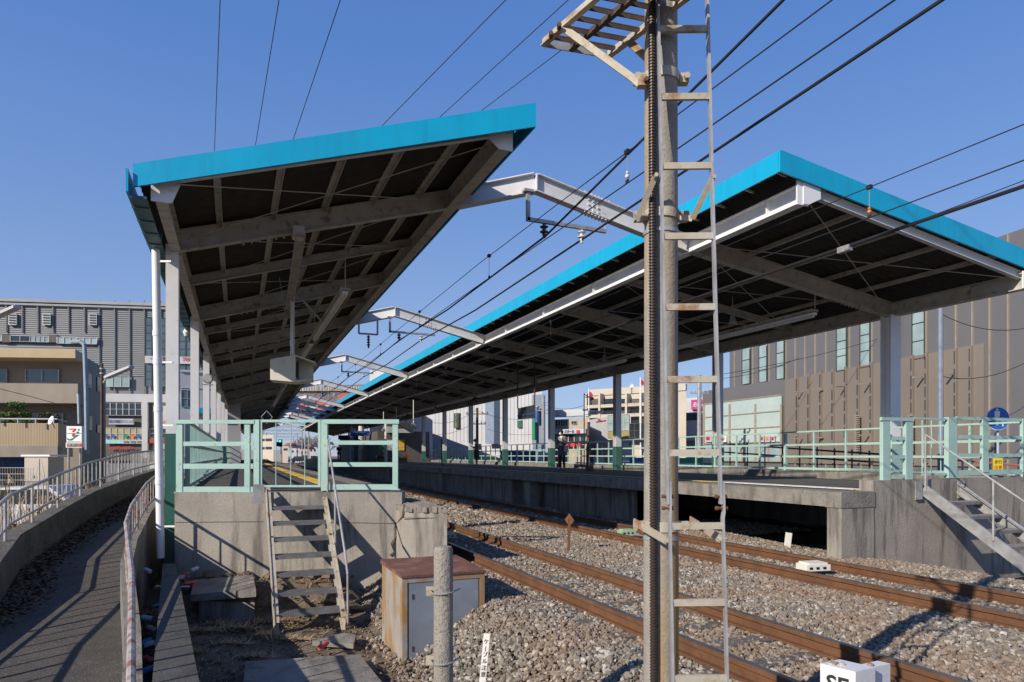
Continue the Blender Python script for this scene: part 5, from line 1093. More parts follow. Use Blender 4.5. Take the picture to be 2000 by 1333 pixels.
# --- beige apartment block
DVL = (fw*.93-rt*.36)
fA, fB = px(-160, 900, 29), px(147, 900, 29.6)
zb_ = -1
t, p = block('apartment_building', 'beige tiled apartment block with deep balconies at the left edge', 'building', px(-160, 900, 30.5), px(160, 900, 31), px(0, 690, 30.5).z, zb_, 5.6, render_, dv=DVL)
def slabrect(x0, x1, y0, y1, D0_, D1_, m_, nm, bk_=1.4):
    a, b = px(x0, y1, D0_), px(x1, y1, D1_); b.z = a.z; c, d = px(x1, y0, D1_), px(x0, y0, D0_); c.z = d.z; n = DVL*bk_
    m = MB(); m.hexa([a, b, b+n, a+n], [d, c, c+n, d+n]); return m.build(nm, m_, t)
slabrect(-160, 147, 678, 696, 29, 29.6, tile, 'roof_fascia'); slabrect(-160, 152, 747, 786, 29, 29.6, render_, 'balcony_wall')
A2 = px(160, 900, 31); sp = Pl(A2, A2+DVL*5.6)
for r_ in ((170, 177, 728, 757), (188, 196, 736, 765), (172, 178, 812, 840), (188, 195, 830, 845)): m = MB(); sp.rect(m, *r_, .05, .08); m.build('window', gdark, t)
window(p, t, 53, 117, 722, 748, 2, 1, gwin, alum, .1); window(p, t, -20, 16, 722, 748, 2, 1, gwin, alum, .1); window(p, t, 55, 125, 808, 830, 2, 1, gdark, alum, .1); window(p, t, -30, 20, 808, 830, 2, 1, gdark, alum, .1)
# podium
PA, PB = px(-160, 900, 25.5), px(113, 900, 26)
t2, p2 = block('shop_podium', 'low yellow-beige tiled shop wall under the terrace at the left edge', 'building', PA, PB, px(0, 826, 25.5).z, px(0, 893, 25.5).z, 2.4, tile, dv=DVL)
m = MB(); p2.rect(m, -160, 113.3, 871, 893, .03, .3); m.build('lower_band', render_, t2)
m = MB(); 
for k in range(90):
    x = -160+273*k/90; p2.rect(m, x, x+.35, 828, 871, .006, .01)
m.build('tile_joint', render_, t2)
m = MB(); m.hexa([px(-160, 990, 27.5), px(113, 990, 27.5), px(113, 990, 28), px(-160, 990, 28)], [px(-160, 892, 27.5), px(113, 892, 27.5), px(113, 892, 28), px(-160, 892, 28)]); m.build('shopfront', brown, t2)
t = thing('terrace_railing', px(60, 826, 25.6), 'thin white railing on the terrace above the yellow-beige wall', 'railing')
m = MB(); m.tube(px(-120, 818, 25.6), px(112, 819, 26), .03, 6); m.tube(px(112, 819, 26), px(130, 824, 27.6), .03, 6); m.build('top_rail', whitew, t)
for x in (0, 35, 70, 105): m = MB(); m.tube(px(x, 818, 25.7), px(x, 828, 25.7), .03, 6); m.build('post', whitew, t)
t = thing('satellite_dish', px(99, 824, 25.5), 'small white satellite dish on the terrace railing', 'satellite dish'); c = px(99, 821, 25.3); MB().lathe(c, [(.10, -.04), (.17, -.01), (.17, .0), (.10, -.02), (.01, -.035)], 18, (-.7, -.5, .3)).build('dish', pipew, t, True); MB().tube(c, c+V((.1, .2, -.3)), .02, 6).build('arm', galv, t)
# drain pipes on apartment
t = thing('drain_pipe', px(167, 780, 29.4), 'blue-grey drain pipe with a bend at its top on the apartment block corner', 'pipe')
m = MB(); m.path([px(139, 669, 29.4), px(158, 668, 29.4), px(165, 674, 29.4), px(168, 760, 29.4), px(170, 888, 29.4)], .085, 8); m.build('pipe', mat('blue_grey_pipe', (.3, .36, .42)), t, True)
MB().tube(px(153, 770, 28.9), px(155, 828, 28.9), .06, 8).build('slim_pipe', mat('grey_pipe', (.4, .44, .5)), None, label='slim grey pipe above the convenience store sign', cat='pipe')
# convenience sign
t = thing('store_sign', px(148, 856, 24), 'white box sign with an orange, red and green striped numeral mark on a thin pole', 'sign')
c = px(147.5, 850, 24); sx = lambda dx, dy, o=.09: c+rt*dx*24/F-V((0, 0, 1))*dy*24/F-fw*o
m = MB(); m.box(c, (.53, .16, .61), -TH); m.build('box', pipew, t)
def poly2(pts, m_, nm, o=.088): m = MB(); m.prism([sx(a, b, o) for a, b in pts], -fw*.008); m.build(nm, m_, t)
sg_o = mat('sign_orange', (.8, .2, .03)); sg_r = mat('sign_red', (.6, .02, .03)); sg_g = mat('sign_green', (.01, .2, .09))
poly2([(-11, -12.5), (-9, -10), (3, -10), (1, -13)], sg_o, 'mark_orange'); poly2([(1, -12), (5, -12), (-1, -5), (-4, -6)], sg_r, 'mark_red'); poly2([(-3, -3), (2, -3), (0, 3), (-4, 3)], sg_r, 'mark_red')
poly2([(-13, 6), (-9, 8.5), (-2, 6), (4, 0), (10, -.5), (7, 2), (2, 5), (-4, 10), (-9, 11), (-13, 9.5)], sg_g, 'mark_green'); poly2([(8, -11), (11, -12), (10, -9), (7, -8.5)], sg_g, 'mark_green'); poly2([(6, -7), (10, -6), (8, -3), (4, -3)], sg_g, 'mark_green')
poly2([(-14, -3.5), (13, -3.5), (13, -2.8), (-14, -2.8)], sg_g, 'mark_line'); poly2([(-14, 13), (13, 13), (13, 13.7), (-14, 13.7)], sg_g, 'mark_line')
c = px(147, 870, 24); m = MB(); m.box(c, (.56, .16, .17), -TH); m.build('lower_box', pipew, t)
for dx, mm, s_ in ((-9, sg_r, '酒類'), (1, sg_g, '銀行'), (11, sg_r, 'たばこ')): poly2([(dx-4.3, -3), (dx+4.3, -3), (dx+4.3, 3), (dx-4.3, 3)], mm, 'panel'); text(s_, whitew, t, sx(dx, 0, .10), .09, rt, (0, 0, 1), depth=.002, width=.13)
m = MB(); m.tube(px(134, 876, 24.2), px(134, 990, 24.2), .035, 8); m.tube(px(157, 876, 24.2), px(157, 990, 24.2), .035, 8); m.build('post', galv, t)
# shed, fence, misc
t = thing('white_shed', px(85, 925, 23), 'white sheet metal shed below the terrace wall', 'shed'); a = px(87, 925, 23); MB().box(a, (.78, .8, 1.1), -TH).build('body', cbeige, t); MB().box(a+V((0, 0, .6)), (.95, .9, .06), -TH).build('roof', pipew, t); m = MB(); m.box(a-fw*.41+rt*.1, (.02, .01, 1.0), -TH); m.box(a-fw*.41-rt*.1+V((0, 0, -.1)), (.08, .02, .08), -TH); m.build('door_seam', galv, t)
t = thing('mesh_fence', px(30, 935, 22), 'low wire mesh fence below the terrace wall', 'fence'); m = MB()
for k in range(18): m.tube(px(-20+k*5, 914, 22), px(-20+k*5, 1000, 22), .008, 4)
for y in (914, 926, 938, 950): m.tube(px(-20, y, 22), px(66, y, 22), .01, 4)
m.build('mesh', galv, t)
t = thing('blue_tarp', px(25, 903, 27), 'blue sheet and brown boxes in the dark shop front', 'tarpaulin'); MB().box(px(30, 903, 27), (1.4, .3, .5), -TH).build('sheet', mat('blue_tarp_plastic', (.02, .07, .22)), t)
t = thing('parked_car', px(60, 965, 21), 'white parked car roof behind the ramp railing at the left edge', 'car')
c = px(62, 962, 21); c.z = -.75
def car(t, c, rz, paint_, L_=3.8, W2=1.6, H2=1.45):
    rz_ = Matrix.Rotation(rz, 3, 'Z'); P = lambda x, y, z: c+rz_@V((x, y, z))
    side = [(-L_/2, .35), (-L_/2+.05, .75), (-L_*.28, .88), (-L_*.16, H2-.04), (L_*.24, H2), (L_*.42, .92), (L_/2, .8), (L_/2, .35)]
    m = MB(); m.prism([P(x, -W2/2, z) for x, z in side], rz_@V((0, W2, 0))); m.build('body', paint_, t)
    m = MB(); gl = [(-L_*.25, .92), (-L_*.15, H2-.1), (L_*.22, H2-.08), (L_*.38, .94)]; m.prism([P(x, -W2/2-.01, z) for x, z in gl], rz_@V((0, W2+.02, 0))); m.build('side_window', gdark, t)
    m = MB(); m.hexa([P(-L_*.285, -W2*.42, .9), P(-L_*.285, W2*.42, .9), P(-L_*.27, W2*.42, .88), P(-L_*.27, -W2*.42, .88)], [P(-L_*.18, -W2*.4, H2-.1), P(-L_*.18, W2*.4, H2-.1), P(-L_*.16, W2*.4, H2-.1), P(-L_*.16, -W2*.4, H2-.1)]); m.build('windscreen', gdark, t)
    for x in (-L_*.31, L_*.31):
        for y in (-W2/2, W2/2): m = MB(); m.lathe(P(x, y, .31), [(.2, -.09), (.31, -.08), (.31, .08), (.2, .09)], 16, rz_@V((0, 1, 0))); wl_ = m.build('wheel', black, t, True); m = MB(); m.lathe(P(x, y+(.095 if y > 0 else -.095), .31), [(.17, -.01), (.17, .01)], 12, rz_@V((0, 1, 0))); m.build('rim', galv, wl_)
    for y in (-W2*.36, W2*.36): m = MB(); m.box(P(-L_/2-.005, y, .68), (.03, .26, .13), rz); m.build('headlight', ins_w, t); m = MB(); m.box(P(L_/2+.005, y, .72), (.03, .2, .16), rz); m.build('tail_light', redl, t)
car(t, c, -TH+.1, mat('white_car_paint', (.75, .75, .76), None, 2, .25))
# street lamps left
def slamp(x, ytop, ybot, D, arm, lab, m_=galvd, r=.09):
    b = px(x, ybot, D); b.z = -.8; tp = px(x, ytop, D); t = thing('street_lamp', b, lab, 'street lamp'); MB().tube(b, tp, r, 10, r*.8).build('pole', m_, t, True)
    a0, a1, a2 = arm; m = MB(); m.tube(px(*a0, D), px(*a1, D-.1), .03, 6); m.build('arm', galvr, t); p, q = px(*a1, D-.1), px(*a2, D-.5); m = MB(); m.bar(p, q, .2, .07); m.bar(p+V((0, 0, .05)), q+V((0, 0, .035)), .12, .04); m.build('lamp_head', whitew, t)
    m = MB(); 
    for k in (0, .05): m.lathe(tp+V((0, 0, -.2-k*3)), [(r+.01, 0), (r+.01, .05)], 10)
    m.build('band', galv, t)
    return t
slamp(199, 710, 900, 22, ((202, 748), (208, 738), (257, 717)), 'dark street pole with a white slanted lamp head left of the downpipe', galvd, .055)
slamp(-28, 560, 900, 18, ((-25, 640), (-10, 620), (34, 600)), 'white slanted lamp head reaching in from the left edge', galvd, .06)
wirething('service_wire', [px(-20, 755, 26), px(60, 775, 26.5), px(150, 800, 27)], .012, 'thin dark wire crossing the beige balcony at left', 'wire')
# terrace trees
leafg = mat('bright_pine_green', (.12, .17, .025), (.05, .09, .015), 6, .8); leafo = mat('olive_shrub_green', (.10, .09, .035), (.05, .055, .02), 5, .85); bark = mat('bark', (.1, .07, .05), None, 5, .9)
def crown(t, blobs, n, s_, m_, nm='crown'):
    m = MB()
    for i in range(n):
        c, r = random.choice(blobs); d = V((random.gauss(0, 1), random.gauss(0, 1), random.gauss(0, .8))).normalized()*random.random()**.4
        p = c+V((d.x*r[0], d.y*r[0], d.z*r[1])); a = V((random.gauss(0, 1), random.gauss(0, 1), random.gauss(0, 1))).normalized(); b = a.orthogonal().normalized(); k = s_*random.uniform(.5, 1.3)
        m.add([p-a*k, p+b*k*.5, p+a*k, p-b*k*.5], [(0, 1, 2, 3)])
    return m.build(nm, m_, t)
D_ = 26.6; t = thing('pine_tree', px(30, 828, D_), 'clipped bright green pine with flat foliage pads on the terrace', 'tree')
bl = [(px(x, y, D_), (rx_*D_/F, ry*D_/F)) for x, y, rx_, ry in ((32, 792, 19, 7), (14, 810, 18, 7), (38, 808, 20, 6), (52, 812, 8, 5), (10, 823, 22, 4), (48, 824, 16, 4))]
crown(t, bl, 2200, .06, leafg); m = MB(); m.path([px(30, 830, D_), px(27, 812, D_), px(33, 795, D_)], .04, 6); m.path([px(28, 815, D_), px(12, 811, D_)], .025, 6); m.build('trunk', bark, t)
t = thing('round_shrub', px(92, 828, D_), 'dark olive round shrub behind the satellite dish', 'shrub'); crown(t, [(px(90, 815, D_), (14*D_/F, 11*D_/F)), (px(108, 818, D_), (8*D_/F, 8*D_/F)), (px(82, 822, D_), (9*D_/F, 6*D_/F))], 1400, .05, leafo); MB().tube(px(92, 832, D_), px(92, 815, D_), .03, 6).build('trunk', bark, t)

# --- station bridge building over the tracks
D_ = 118; A, B = px(545, 800, D_), px(775, 800, D_-6)
t, p = block('station_bridge_building', 'station building over the tracks with glazing, red wall and ribbed eaves', 'building', A, B, px(600, 764, D_).z, px(600, 812, D_).z, 14, brown)
m = MB()
for k in range(60): x = 560+k*3.2; p.rect(m, x, x+1.7, 755, 765, .9, .9)
m.build('ribbed_eaves', cream, t); m = MB(); p.rect(m, 555, 760, 757, 764.5, .6, .6); m.build('eaves', brown, t)
window(p, t, 570, 662, 766, 788, 10, 1, gwin, mred, .3); m = MB(); p.rect(m, 663, 770, 766, 800, .4, .4); m.build('red_wall', mred, t); m = MB(); p.rect(m, 560, 663, 789, 794, .5, .5); p.rect(m, 560, 663, 799, 803, .5, .5); m.build('red_band', mat('bright_red_band', (.5, .1, .05)), t); m = MB(); p.rect(m, 560, 663, 794, 799, .45, .45); m.build('white_band', whitew, t)
t, p = block('tower_block', 'tall plain white block rising behind the right canopy edge', 'building', px(722, 800, 135), px(860, 800, 128), px(724, 724, 135).z, 0, 12, whitew)
# --- far end view through the gate
t, p = block('apartment_building', 'small pink-beige apartment block seen through the left side of the gate', 'building', px(508, 890, 150), px(534, 890, 148), px(515, 850, 150).z, -1, 10, cbeige)
for y in (857, 873): m = MB(); p.rect(m, 519, 531, y, y+5, .1, .3); p.rect(m, 508, 517, y+.5, y+5, .1, .3); m.build('balcony_opening', gdark, t)
for i, (x0, x1, yt, D_, mm, rm, lab) in enumerate(((552, 563, 868, 170, cbeige, mat('orange_roof', (.4, .12, .05)), 'small house with an orange roof beyond the platform end'), (568, 584, 872, 185, whitew, louvd, 'small white house beyond the orange roofed one'), (586, 600, 874, 195, cbeige, mred, 'small beige house near the level crossing'), (604, 618, 870, 205, pale, louvd, 'small grey house at the far right of the gate view'))):
    t, p = block('house', lab, 'house', px(x0, 895, D_), px(x1, 895, D_), px(x0, yt+4, D_).z, -1, 8, mm)
    m = MB(); a, b = px(x0-1, yt+4, D_), px(x1+1, yt+4, D_); b.z = a.z; n = -p.n*8.5; r_ = (px(x0, yt-3, D_).z-a.z); m.add([a, b, b+n, a+n, a+n*.5+V((0, 0, r_)), b+n*.5+V((0, 0, r_))], [(0, 1, 5, 4), (2, 3, 4, 5), (0, 4, 3), (1, 2, 5)]); m.build('roof', rm, t)
    m = MB(); p.rect(m, x0+2, x0+5, yt+8, yt+12, .1, .1); p.rect(m, x1-5, x1-2, yt+8, yt+12, .1, .1); m.build('window', gdark, t)
t = thing('parked_car', px(582, 901, 150), 'dark blue car crossing the tracks far beyond the gate', 'car'); c = px(583, 901.5, 150); c.z = 0.0; car(t, c, -TH, mat('navy_car_paint', (.012, .02, .05), None, 2, .3), 4.2)
t = thing('parked_car', px(617, 893, 180), 'second dark car at the far level crossing, partly behind the gate post', 'car'); c = px(618, 894, 175); c.z = 0.0; car(t, c, -TH, mat('black_car_paint', (.012, .012, .02), None, 2, .3), 4.0)
t = thing('rail_signal', px(548, 900, 95), 'black track signal with a green light beyond the left platform', 'signal')
a = px(548, 866, 95); MB().box(a, (.42, .3, 1.0), -TH).build('housing', black, t); MB().lathe(a-fw*.16+V((0, 0, .28)), [(.13, 0), (.13, .03)], 12, -fw).build('green_lamp', mat('green_signal_light', (0, .5, .35), emit=((.05, 1, .7), 3)), t); MB().tube(px(549, 905, 95), px(549, 870, 95), .07, 8).build('post', galv, t); MB().box(px(542, 868, 95), (.35, .3, .6), -TH).build('side_lamp', black, t)
# bare trees, catenary masts far
twig = mat('bare_twigs', (.26, .22, .21), (.2, .17, .165), 3, .9)
def baretree(x, y0, D, h, lab):
    b = px(x, y0, D); b.z = 0; t = thing('bare_tree', b, lab, 'tree', 'bare trees beyond the crossing'); m = MB(); m.tube(b, b+V((0, 0, h*.45)), .16, 6, .1); m.build('trunk', bark, t); m = MB()
    def br(p, d, L_, k):
        q = p+d*L_; m.tube(p, q, .03*k, 3, .02*k, False)
        if k > 1:
            for _ in range(4): br(q if random.random() < .6 else p.lerp(q, .6), (d+V((random.gauss(0, .45), random.gauss(0, .45), random.gauss(0, .3)))).normalized(), L_*.72, k-1)
    for _ in range(5): br(b+V((0, 0, h*random.uniform(.25, .45))), V((random.gauss(0, .5), random.gauss(0, .5), 1)).normalized(), h*.2, 4)
    m.build('crown', twig, t)
for i, (x, D, h) in enumerate(((588, 215, 9), (600, 230, 10), (612, 220, 9), (624, 235, 10), (574, 240, 8), (640, 225, 9))): baretree(x, 895, D, h, 'leafless grey tree beyond the crossing, %s of six' % ['first', 'second', 'third', 'fourth', 'fifth', 'sixth'][i])
for i, y in enumerate((138, 160, 185, 215)):
    t = thing('catenary_portal', st(3, y, 0), 'far steel portal across the tracks, %s beyond the canopies' % ['first', 'second', 'third', 'fourth'][i], 'catenary mast', 'far portals over the tracks'); m = MB()
    a, b = st(1.4, y, 0), st(11.5, y, 0); m.tube(a, a+V((0, 0, 7.4)), .13, 8); m.tube(b, b+V((0, 0, 7.4)), .13, 8); m.build('post', galv, t); m = MB()
    for z in (6.5, 7.1): m.tube(a+V((0, 0, z)), b+V((0, 0, z)), .04, 5)
    for k in range(10): m.tube(a.lerp(b, k/10)+V((0, 0, 6.5 if k % 2 else 7.1)), a.lerp(b, (k+1)/10)+V((0, 0, 7.1 if k % 2 else 6.5)), .025, 4)
    m.build('truss', galv, t)
# waiting room / kiosk walls deep on right platform
t = thing('waiting_room', px(800, 870, 78), 'dark glazed waiting room with posters far along the right platform', 'waiting room')
a, b = st(12.2, 64, PZ), st(17.3, 64, PZ); m = MB(); m.hexa([a, b, b+V((0, 24, 0)), a+V((0, 24, 0))], [v+V((0, 0, 2.9)) for v in (a, b, b+V((0, 24, 0)), a+V((0, 24, 0)))]); m.build('wall', brown, t)
pp_ = Pl(a, b)
for i, (x, s_, mm) in enumerate(((12.6, .7, greenl), (13.6, .9, whitew), (14.5, .6, yellow))): m = MB(); m.box(st(x, 63.95, PZ+1.6), (s_, .05, 1.0)); m.build('poster', mm, t)
for i, (X, Y) in enumerate(((11.6, 70), (11.6, 76), (11.8, 58))): 
    p_ = st(X, Y, PZ); t = thing('round_pillar', p_, 'round %s pillar far along the right platform' % ['nearer pale and green', 'farther pale and green', 'thin white'][i], 'pillar'); r_ = .28 if i < 2 else .12; MB().tube(p_, p_+V((0, 0, 3.6)), r_, 14).build('shaft', greysteel, t, True); MB().tube(p_, p_+V((0, 0, 1.2)), r_+.01, 14).build('green_base', mint, t, True)
p_ = px(1147, 918, 27.0); t = thing('thin_post', p_, 'thin grey-brown post standing by the kerb right of the woman in charcoal', 'post'); MB().tube(V((p_.x, p_.y, PZ)), px(1150, 825, 27.5), .06, 8).build('shaft', galvd, t); MB().box(V((p_.x+.1, p_.y, PZ+.09)), (.25, .2, .16)).build('foot', galvd, t)
p_ = px(863, 905, 40); t = thing('thin_post', p_, 'thin dark post by the mint fence left of the woman in olive', 'post'); MB().tube(V((p_.x, p_.y, PZ)), px(862, 858, 40), .04, 8).build('shaft', galvd, t)

for i, (X, Y, w_, h_) in enumerate(((11.2, 48, 1.6, .45), (12.6, 56, 2.2, .5), (11.0, 67, 1.8, .5), (12.0, 82, 2.4, .5))):
    p_ = st(X, Y, PZ+2.75); t = thing('hanging_sign', p_, 'small hanging board deep under the right canopy, %s from the camera' % ['first', 'second', 'third', 'fourth'][i], 'sign'); MB().box(p_, (w_, .14, h_)).build('panel', [louvd, whitew, bluel, louvd][i], t)
    for e_ in (-.4, .4): MB().tube(p_+V((w_*e_, 0, h_/2)), p_+V((w_*e_, 0, 1.3)), .02, 6).build('hanger', galvd, t)
for i, (X, Y) in enumerate(((10.6, 43), (10.8, 54), (10.9, 72))):
    p_ = st(X, Y, PZ+2.6); t = thing('platform_camera', p_, 'small pale camera on a drop pole deep under the right canopy, %s from the camera' % ['first', 'second', 'third'][i], 'camera'); MB().box(p_, (.2, .45, .2)).build('housing', pipew, t); MB().tube(p_+V((0, 0, .1)), p_+V((0, 0, 1.6)), .025, 6).build('drop_pole', pipew, t, True)

# --- right centre background
t, p = block('shop_building', 'big plain white building with a green lettered sign behind the right fence', 'building', px(845, 900, 72), px(1058, 900, 62), px(845, 775, 72).z+1.0, -1, 20, whitew)
for x in range(850, 1056, 7): m = MB(); p.rect(m, x, x+.5, 765, 865, .05, .05); m.build('panel_joint', pale, t) if x % 3 == 0 else m.build('panel_joint', whitew, t)
m = MB(); p.rect(m, 890.5, 900, 808, 837, .3, .3); m.build('sign_panel', louvd, t)
for k, ch in enumerate('まつりや東店'): ptext(ch, mat('lime_lettering', (.35, .6, .02)), t, p, 895.3, 811.5+k*4.5, 4.4, None, .35) if k < 6 else None
m = MB(); p.rect(m, 960, 976, 745, 868, .8, .8); m.build('stair_tower', mat('blue_grey_panel', (.22, .27, .36)), t); window(p, t, 1013, 1021, 826, 836, 1, 1, mat('green_window', (.03, .10, .06)), alum, .1)
m = MB(); p.rect(m, 1013, 1021, 822, 836, .2, .2); m.build('green_panel', mat('green_window_b', (.03, .12, .07)), t)
t, p = block('shop_building', 'narrow building with tall green and blue vertical signs', 'building', px(1040, 900, 58), px(1066, 900, 57), px(1050, 772, 58).z, -1, 10, mat('blue_grey_wall', (.2, .24, .32)))
m = MB(); p.rect(m, 1047, 1052, 797, 860, .5, .2); m.build('green_sign', greenl, t); m = MB(); p.rect(m, 1052.5, 1057, 797, 826, .5, .2); m.build('blue_sign', bluel, t); m = MB(); p.rect(m, 1047, 1058, 795, 797, .55, .25); m.build('sign_cap', whitew, t)
t, p = block('shop_building', 'grey-tan low building with a white スクール sign band', 'building', px(1078, 900, 60), px(1150, 900, 58), px(1080, 820, 60).z, -1, 14, mat('tan_wall', (.4, .34, .27)))
m = MB(); p.rect(m, 1076, 1152, 806, 816, .3, .5); m.build('roof_band', pale, t); m = MB(); p.rect(m, 1076, 1140, 802, 806, .2, 4); m.build('roof_edge', whitew, t); window(p, t, 1081, 1110, 821, 834, 6, 1, gdark, alum, .1); window(p, t, 1117, 1127, 823, 829, 2, 1, gdark, alum, .1)
m = MB(); p.rect(m, 1085, 1152, 840, 848.5, .8, .5); m.build('sign_band', whitew, t); ptext('スクール', bluel, t, p, 1121, 844, 6, 22, .85, .01); ptext('IE', redl, t, p, 1138, 844, 6, 8, .85, .02); ptext('OO', greenl, t, p, 1103, 844, 6, 10, .85)
window(p, t, 1090, 1148, 850, 864, 5, 1, gdark, alum, .3); m = MB(); [p.rect(m, x, x+8, 866, 873, .5, .2) for x in (1109, 1120, 1132)]; m.build('red_panel', redl, t)
t, p = block('apartment_building', 'cream five storey apartment block with balconies behind the foreground pole', 'building', px(1150, 900, 92), px(1340, 900, 84), px(1150, 775, 92).z+.5, -1, 18, cbeige)
m = MB(); p.rect(m, 1150, 1340, 762, 774, .15, .4); m.build('parapet', cbeige, t)
for r in range(4):
    for k in range(5):
        x = 1154+k*26+r*0; y = 783+r*19; m = MB(); p.rect(m, x, x+18, y-3, y+9, .1, .3); o_ = m.build('balcony_opening', gdark if (k+r) % 3 else brown, t)
    m = MB(); p.rect(m, 1150, 1300, 793+r*19, 799+r*19, 1.0, 1.2); m.build('balcony_wall', cbeige, t); m = MB()
    for k in range(50): p.rect(m, 1152+k*2.6, 1152.5+k*2.6, 787+r*19, 793+r*19, 1.0, .05)
    p.rect(m, 1150, 1300, 786.5+r*19, 787.3+r*19, 1.02, .08); m.build('balcony_rail', louvd, t)
m = MB(); [p.rect(m, x, x+4, 770, 880, 1.1, 1.2) for x in (1150, 1176, 1228, 1256, 1280)]; m.build('pier', cbeige, t)
t = thing('satellite_dish', px(1233, 762, 88), 'white round satellite dish on the cream apartment roof', 'satellite dish'); MB().lathe(px(1233, 754, 88), [(.1, -.08), (.27, 0), (.27, .03), (.1, -.04)], 16, -fw).build('dish', pipew, t, True); MB().tube(px(1233, 768, 88), px(1233, 756, 88), .04, 6).build('mast', galv, t); 
t, p = block('shop_building', 'plain white windowless building in front of the cream apartments', 'building', px(1143, 900, 74), px(1188, 900, 66), px(1143, 822, 74).z, -1, 14, whitew)
ptext('Avance', redl, t, p, 1174, 820, 7, 19, .2); m = MB(); p.rect(m, 1165, 1184, 824, 825, .1, .1); m.build('sign_line', redl, t)
t, p = block('office_building', 'low building with pale green glass front behind the mint fence', 'building', px(1188, 900, 66), px(1232, 900, 64), px(1190, 812, 66).z, -1, 10, pale)
window(p, t, 1188, 1230, 812, 842, 4, 2, gwin2, alum, .1); m = MB(); p.rect(m, 1188, 1230, 843, 856, .1, .1); m.build('lower_panel', mat('mustard_panel', (.3, .25, .1)), t); window(p, t, 1232, 1262, 828, 870, 3, 3, gdark, brown, .2)
t, p = block('shopping_centre', 'white shopping centre with a square magenta sign', 'building', px(1338, 900, 105), px(1440, 900, 100), px(1340, 778, 105).z, -1, 20, whitew)
m = MB(); p.rect(m, 1352.5, 1378, 782, 801, .5, .5); m.build('sign_panel', mat('magenta_sign', (.48, .02, .2)), t); ptext('ÆON', whitew, t, p, 1366, 791.5, 11, 22, .55, .03)
m = MB(); p.rect(m, 1338, 1400, 808, 823, .3, .3); m.build('dark_band', louvd, t); m = MB(); p.rect(m, 1338, 1440, 823, 862, 1.5, 1.8); m.build('lower_wall', whitew, t)
# flags and poles
def upole(x, y0, D, r, lab, m_=galvd, arms=(), zb=-.3, nm='utility_pole', cat='utility pole'):
    b = px(x, 900, D); b.z = zb; tp = px(x, y0, D); t = thing(nm, b, lab, cat); MB().tube(b, tp, r, 8, r*.75).build('pole', m_, t, True)
    for dz, L_ in arms: m = MB(); m.bar(tp+V((0, 0, -dz))-rt*L_, tp+V((0, 0, -dz))+rt*L_, .07, .07); [m.lathe(tp+V((0, 0, -dz+.05))+rt*L_*k, [(.04, 0), (.05, .08), (.02, .14)], 6) for k in (-.9, -.5, .5, .9)]; m.build('crossarm', m_, t)
    return t
upole(1366, 733, 45, .17, 'tall grey utility pole behind the right fence near the magenta sign', galv, ((.5, .8), (1.2, .6)))
upole(1837, 560, 24, .10, 'slim blue-grey utility pole in front of the brown building', mat('blue_grey_pole', (.22, .26, .33)), ((.6, .5),))
upole(932, 797, 55, .14, 'dark utility pole in front of the white building', galvd, ((.5, .9), (1.3, .7)))
upole(951, 830, 75, .13, 'grey far utility pole right of the dark one', galv, ((.4, .9), (1.1, .9)))
upole(1061, 774, 52, .17, 'grey utility pole beside the narrow signed building', galv, ((.5, .8), (1.1, .6)))
upole(1141, 768, 50, .05, 'black lamp post with a hanging lantern in front of the cream apartments', black, (), nm='street_lamp', cat='street lamp')
t = bpy.data.objects['street_lamp.002'] if 'street_lamp.002' in bpy.data.objects else None
if t: m = MB(); m.path([px(1141, 770, 50), px(1148, 775, 50), px(1158, 776.5, 50)], .03, 5); m.path([px(1141, 776, 50), px(1158, 776.5, 50)], .03, 5); m.lathe(px(1156, 779, 50), [(.05, .12), (.16, .05), (.16, 0), (.06, -.12)], 10); m.build('lantern', black, t)
for i, (x, y0, D) in enumerate(((1150, 760, 58), (1251, 737, 48))):
    b = px(x, 900, D); b.z = -.3; t = thing('flag_pole', b, 'thin white flag pole with a small red flag, %s of the pair' % ['left', 'right'][i], 'flag pole', 'flag poles'); MB().tube(b, px(x, y0, D), .045, 6).build('pole', pipew, t, True)
    m = MB(); q = [px(x+.5, y0+4, D), px(x+6, y0+8, D), px(x+9, y0+14, D), px(x+3, y0+16, D), px(x+1, y0+14, D)]; m.prism(q, fw*.02); m.build('flag', redl, t)
for x0, y0, x1, y1, D, nm_ in ((932, 800, 845, 826, 55, 'white building, upper'), (932, 803, 1058, 815, 55, 'white building, upper right'), (932, 822, 845, 850, 55, 'white building, lower'), (951, 838, 1058, 846, 60, 'white building, lower right'), (1061, 790, 1141, 792, 52, 'gap left of the lamp post'), (1061, 806, 1180, 800, 52, 'gap above the low tan building'), (1366, 742, 1560, 700, 42, 'brown building, lower'), (1366, 738, 1835, 625, 38, 'brown building, upper'), (1835, 612, 2010, 640, 26, 'right end of the brown building'), (1835, 735, 2010, 705, 26, 'brown building low at the right edge')):
    a, b = px(x0, y0, D), px(x1, y1, D*.98); mid = (a+b)/2+V((0, 0, -.35 if y1 < 800 or y0 > 820 else -.5)); q1 = a*.25+mid*.5+b*.25
    pts = [a*(1-f)**2+(mid+V((0, 0, -.3)))*2*f*(1-f)+b*f*f for f in [k/8 for k in range(9)]]; wirething('service_wire', pts, .014, 'sagging service wire in front of the %s' % nm_, 'wire')
